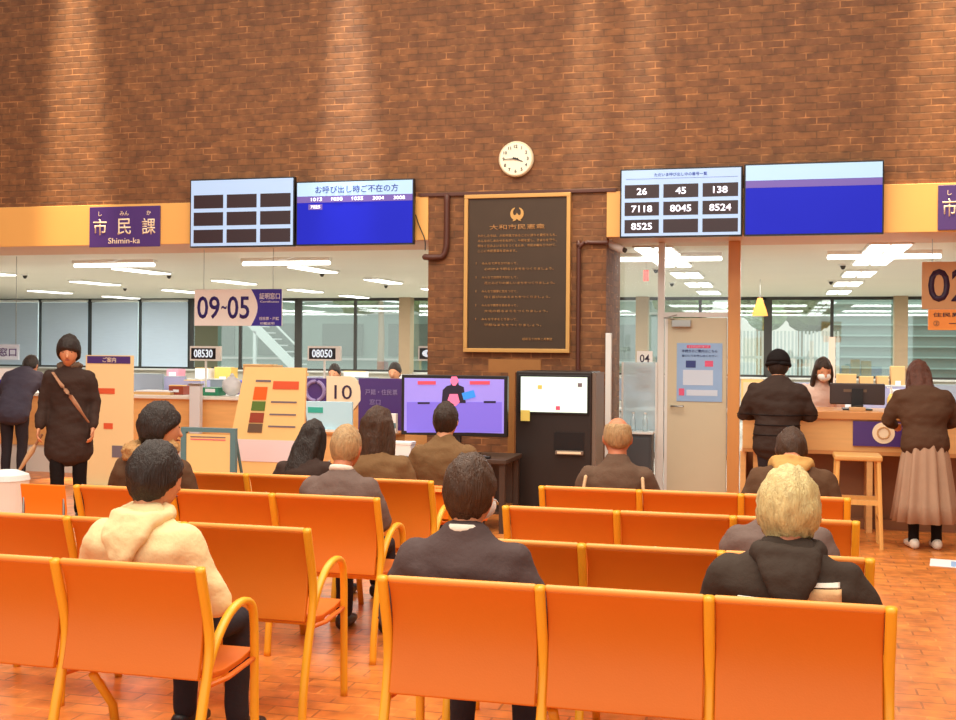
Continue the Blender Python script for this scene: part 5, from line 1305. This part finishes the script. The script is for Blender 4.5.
def item(kind, nm, px, pyb, w_, d_, h_, Y, z, m, lb, grp=None):
    x = PXX(px, Y, 390)
    t = thing(nm, lb, kind, (x, Y, z), group=grp)
    if nm == 'computer_monitor':
        obj('casing', Box(-w_/2, w_/2, -.02, .02, .10, .10+h_), m, t, bev=.008); obj('screen', Box(-w_/2+.015, w_/2-.015, -.023, -.02, .115, .085+h_), 'monitor_light' if m != 'monitor_light' else 'file_lilac', t)
        obj('stand', Box(-.03, .03, -.01, .04, .012, .2), 'black_plastic', t); obj('base', Box(-.11, .11, -.08, .09, 0, .012), 'black_plastic', t)
    elif nm == 'paper_stack':
        rng = random.Random(px)
        obj('sheets', Box(-w_/2, w_/2, -d_/2, d_/2, 0, h_*.7), m, t); obj('top_sheets', Box(-w_/2+.02, w_/2+.015, -d_/2+.01, d_/2-.02, h_*.7, h_), 'paper', t)
    elif nm in ('cardboard_box',):
        obj('body', Box(-w_/2, w_/2, -d_/2, d_/2, 0, h_), m, t, bev=.004); obj('flap', prism(BM(), [(-w_/2, h_), (w_/2, h_), (w_/2, h_+.012), (-w_/2, h_+.012)], 'y', -d_/2, -.01), 'board_cream', t); obj('label', Box(-w_*.2, w_*.2, -d_/2-.003, -d_/2, h_*.3, h_*.6), 'paper', t)
    elif nm == 'binder':
        obj('cover', Box(-w_/2, w_/2, -d_/2, d_/2, 0, h_), m, t, bev=.004); obj('spine_label', Box(-w_*.3, w_*.3, -d_/2-.003, -d_/2, h_*.45, h_*.85), 'paper', t)
    elif nm == 'plastic_bag':
        obj('bag', ellipsoid(BM(), (0, 0, h_/2), (w_/2, d_/2, h_/2), 18, 14, fn=lambda d: 1+.2*noise.noise(d*3+Vector((px, 0, 0)))), m, t, smooth=True); obj('knot', ellipsoid(BM(), (0, 0, h_), (.03, .03, .04), 8, 6), m, t, smooth=True)
    return t
D = .72
item('monitor', 'computer_monitor', 28, 0, .5, 0, .32, 16.2, D, 'black_plastic', 'black computer monitor on the desk at the left edge, behind the navy coat')
item('box', 'cardboard_box', 40, 0, .22, .2, .30, 16.0, D, 'file_yellow', 'yellow box on the desk beside the standing man head')
item('bag', 'plastic_bag', 12, 0, .34, .25, .34, 15.6, 1.0 if False else D, 'bin_white', 'white bundle on the desk at the far left edge')
item('monitor', 'computer_monitor', 148, 0, .55, 0, .34, 16.2, D, 'partition_grey', 'grey computer monitor on the desk just right of the banner')
item('monitor', 'computer_monitor', 172, 0, .5, 0, .30, 16.4, D, 'monitor_light', 'pale computer monitor on the desk left of the 08530 display')
item('binder', 'binder', 176, 0, .25, .3, .40, 20.8, D, 'file_pink', 'pink binder on the far desk above the grey monitors')
item('box', 'cardboard_box', 197, 0, .3, .3, .34, 16.3, D, 'file_lilac', 'lilac box under the 08530 display')
item('box', 'cardboard_box', 205, 0, .28, .3, .42, 20.8, D, 'paper', 'white box on the far desk below the 08530 display')
item('box', 'cardboard_box', 226, 0, .36, .3, .44, 20.9, D, 'file_yellow', 'yellow box on the far desk left of the guidance board')
item('binder', 'binder', 236, 0, .26, .3, .36, 16.1, D, 'file_blue', 'bright blue binder just left of the guidance board')
item('tray', 'paper_stack', 122, 0, .3, .3, .16, 16.0, D, 'paper', 'white paper stack on the desk beside the banner')
# on the left counter
ZL = 1.0
item('folder', 'binder', 214, 0, .22, .2, .10, 12.95, ZL, 'file_green', 'green folder lying on the left counter, left of the guidance board')
item('bag', 'plastic_bag', 232, 0, .24, .2, .24, 12.95, ZL, 'bin_white', 'white plastic bundle on the left counter beside the guidance board')
item('box', 'cardboard_box', 180, 0, .2, .2, .11, 13.0, ZL, 'sq_red', 'dark red box on the left counter')
item('stack', 'paper_stack', 158, 0, .5, .3, .05, 12.95, ZL, 'carton', 'tan stack of forms on the left counter right of the banner')
item('stack', 'paper_stack', 285, 0, .4, .3, .08, 12.95, ZL, 'file_lilac', 'lilac paper stack on the left counter behind the guidance board')
item('box', 'cardboard_box', 263, 0, .40, .3, .38, 13.1, ZL, 'carton', 'brown carton on the left counter above the guidance board')
p, q_ = P(193, 385, 12.55), P(203, 428, 12.55)
t = thing('queue_post', 'white upright post in front of the left counter, above the teal stand', 'post', ((p.x+q_.x)/2, 12.5, 0)); o = t.location
obj('column', Box(p.x, q_.x, 12.46, 12.54, .03, p.z), 'bin_white', t, off=o, bev=.006); obj('foot', Box(p.x-.1, q_.x+.1, 12.38, 12.62, 0, .03), 'steel', t, off=o); obj('cap', Box(p.x-.012, q_.x+.012, 12.45, 12.55, p.z, p.z+.02), 'steel', t, off=o)
# white panel with purple disc at the left edge
Y = 12.5
p, q_ = P(-14, 368, Y), P(22, 404, Y)
t = thing('standing_sign', 'white standing sign with a purple disc at the left edge', 'sign', ((p.x+q_.x)/2, Y, 0)); o = t.location
obj('panel', Box(p.x, q_.x, Y-.015, Y+.015, q_.z, p.z), 'sign_white', t, off=o); c = P(6, 388, Y)
obj('purple_disc', cyl(BM(), (c.x, Y-.015, c.z), (c.x, Y-.02, c.z), .125, n=32), 'sign_blue', t, off=o); obj('pole', cyl(BM(), ((p.x+q_.x)/2, Y, .02), ((p.x+q_.x)/2, Y, q_.z), .015), 'steel', t, off=o); obj('foot', cyl(BM(), ((p.x+q_.x)/2, Y, 0), ((p.x+q_.x)/2, Y, .02), .16, n=24), 'steel', t, off=o)
# middle
item('monitor', 'computer_monitor', 362, 0, .52, 0, .34, 16.1, D, 'partition_grey', 'grey computer monitor on the desk left of the pier, behind the purple board')
item('box', 'cardboard_box', 356, 0, .4, .3, .40, 20.8, D, 'paper', 'white box on the far desk between the two desk workers')
item('monitor', 'computer_monitor', 316, 0, .5, 0, .34, 16.1, D, 'monitor_light', 'pale computer monitor below the 08050 display')
item('box', 'cardboard_box', 296, 0, .4, .3, .36, 20.8, D, 'carton', 'tan carton on the far desk left of the 08050 display')
item('stack', 'paper_stack', 412, 0, .5, .3, .36, 20.8, D, 'file_lilac', 'tall lilac paper stack on the far desk beside the pier')
# right
item('monitor', 'computer_monitor', 634, 0, .5, 0, .34, 17.5, D, 'partition_grey', 'grey computer monitor behind the frosted screen')
item('monitor', 'computer_monitor', 800, 0, .55, 0, .34, 17.0, D, 'monitor_light', 'pale computer monitor between the knit hat person and the blouse person')
item('stack', 'paper_stack', 842, 0, .36, .35, .34, 16.9, D, 'paper', 'high white paper stack behind the dark counter monitor')
item('stack', 'paper_stack', 871, 0, .30, .35, .30, 16.9, D, 'file_lilac', 'lilac paper stack behind the right end of the dark counter monitor')
item('stack', 'paper_stack', 900, 0, .28, .35, .36, 16.9, D, 'paper', 'high white paper stack left of the woman in the skirt')
item('monitor', 'computer_monitor', 948, 0, .5, 0, .34, 16.9, D, 'partition_grey', 'grey computer monitor right of the woman with the skirt')
for px, w_, h_, lb in ((846, .44, .50, 'low tan carton on the far desk right of the pink panel'), (866, .30, .46, 'low tan carton second from the pink panel on the far desk'), (882, .26, .47, 'low tan carton third from the pink panel on the far desk'), (897, .30, .66, 'tallest tan carton on the far desk below the right windows'), (914, .34, .62, 'tan carton rightmost on the far desk below the right windows')):
    item('box', 'cardboard_box', px, 0, w_*.75, .3, h_*.92, 21.4, D, 'carton', lb)
p, q_ = P(829, 337, 20.9), P(835, 380, 20.9)
t = thing('upright_panel', 'narrow pink upright panel standing below the right window mullion', 'panel', ((p.x+q_.x)/2, 20.9, 0)); o = t.location
obj('panel', Box(p.x, q_.x, 20.88, 20.92, .02, p.z), 'pink_panel', t, off=o); obj('foot', Box(p.x-.08, q_.x+.08, 20.8, 21.0, 0, .02), 'steel', t, off=o)
# low grey partition screens standing across the back office
def screenwall(px0, px1, Y, h, lb, m='partition_grey'):
    x0, x1 = PXX(px0, Y, 380), PXX(px1, Y, 380)
    t = thing('desk_partition', lb, 'partition', ((x0+x1)/2, Y, 0)); o = t.location
    obj('fabric_panel', Box(x0+.02, x1-.02, Y-.015, Y+.015, .06, h-.02), m, t, off=o)
    bm = BM(); box(bm, x0, x1, Y-.02, Y+.02, h-.02, h); box(bm, x0, x0+.02, Y-.02, Y+.02, 0, h-.02); box(bm, x1-.02, x1, Y-.02, Y+.02, 0, h-.02); obj('frame', bm, 'white_frame', t, off=o)
screenwall(100, 236, 16.75, 1.08, 'low grey office partition behind the desk right of the banner')
screenwall(745, 850, 17.6, 1.05, 'low grey office partition behind the knit hat person')
screenwall(862, 1000, 17.6, 1.12, 'low pale office partition behind the woman in the skirt', 'file_lilac')
screenwall(620, 735, 18.1, 1.2, 'low grey office partition seen through the glass beside the pier')
screenwall(262, 424, 18.2, 1.05, 'low grey office partition behind the 10 board')
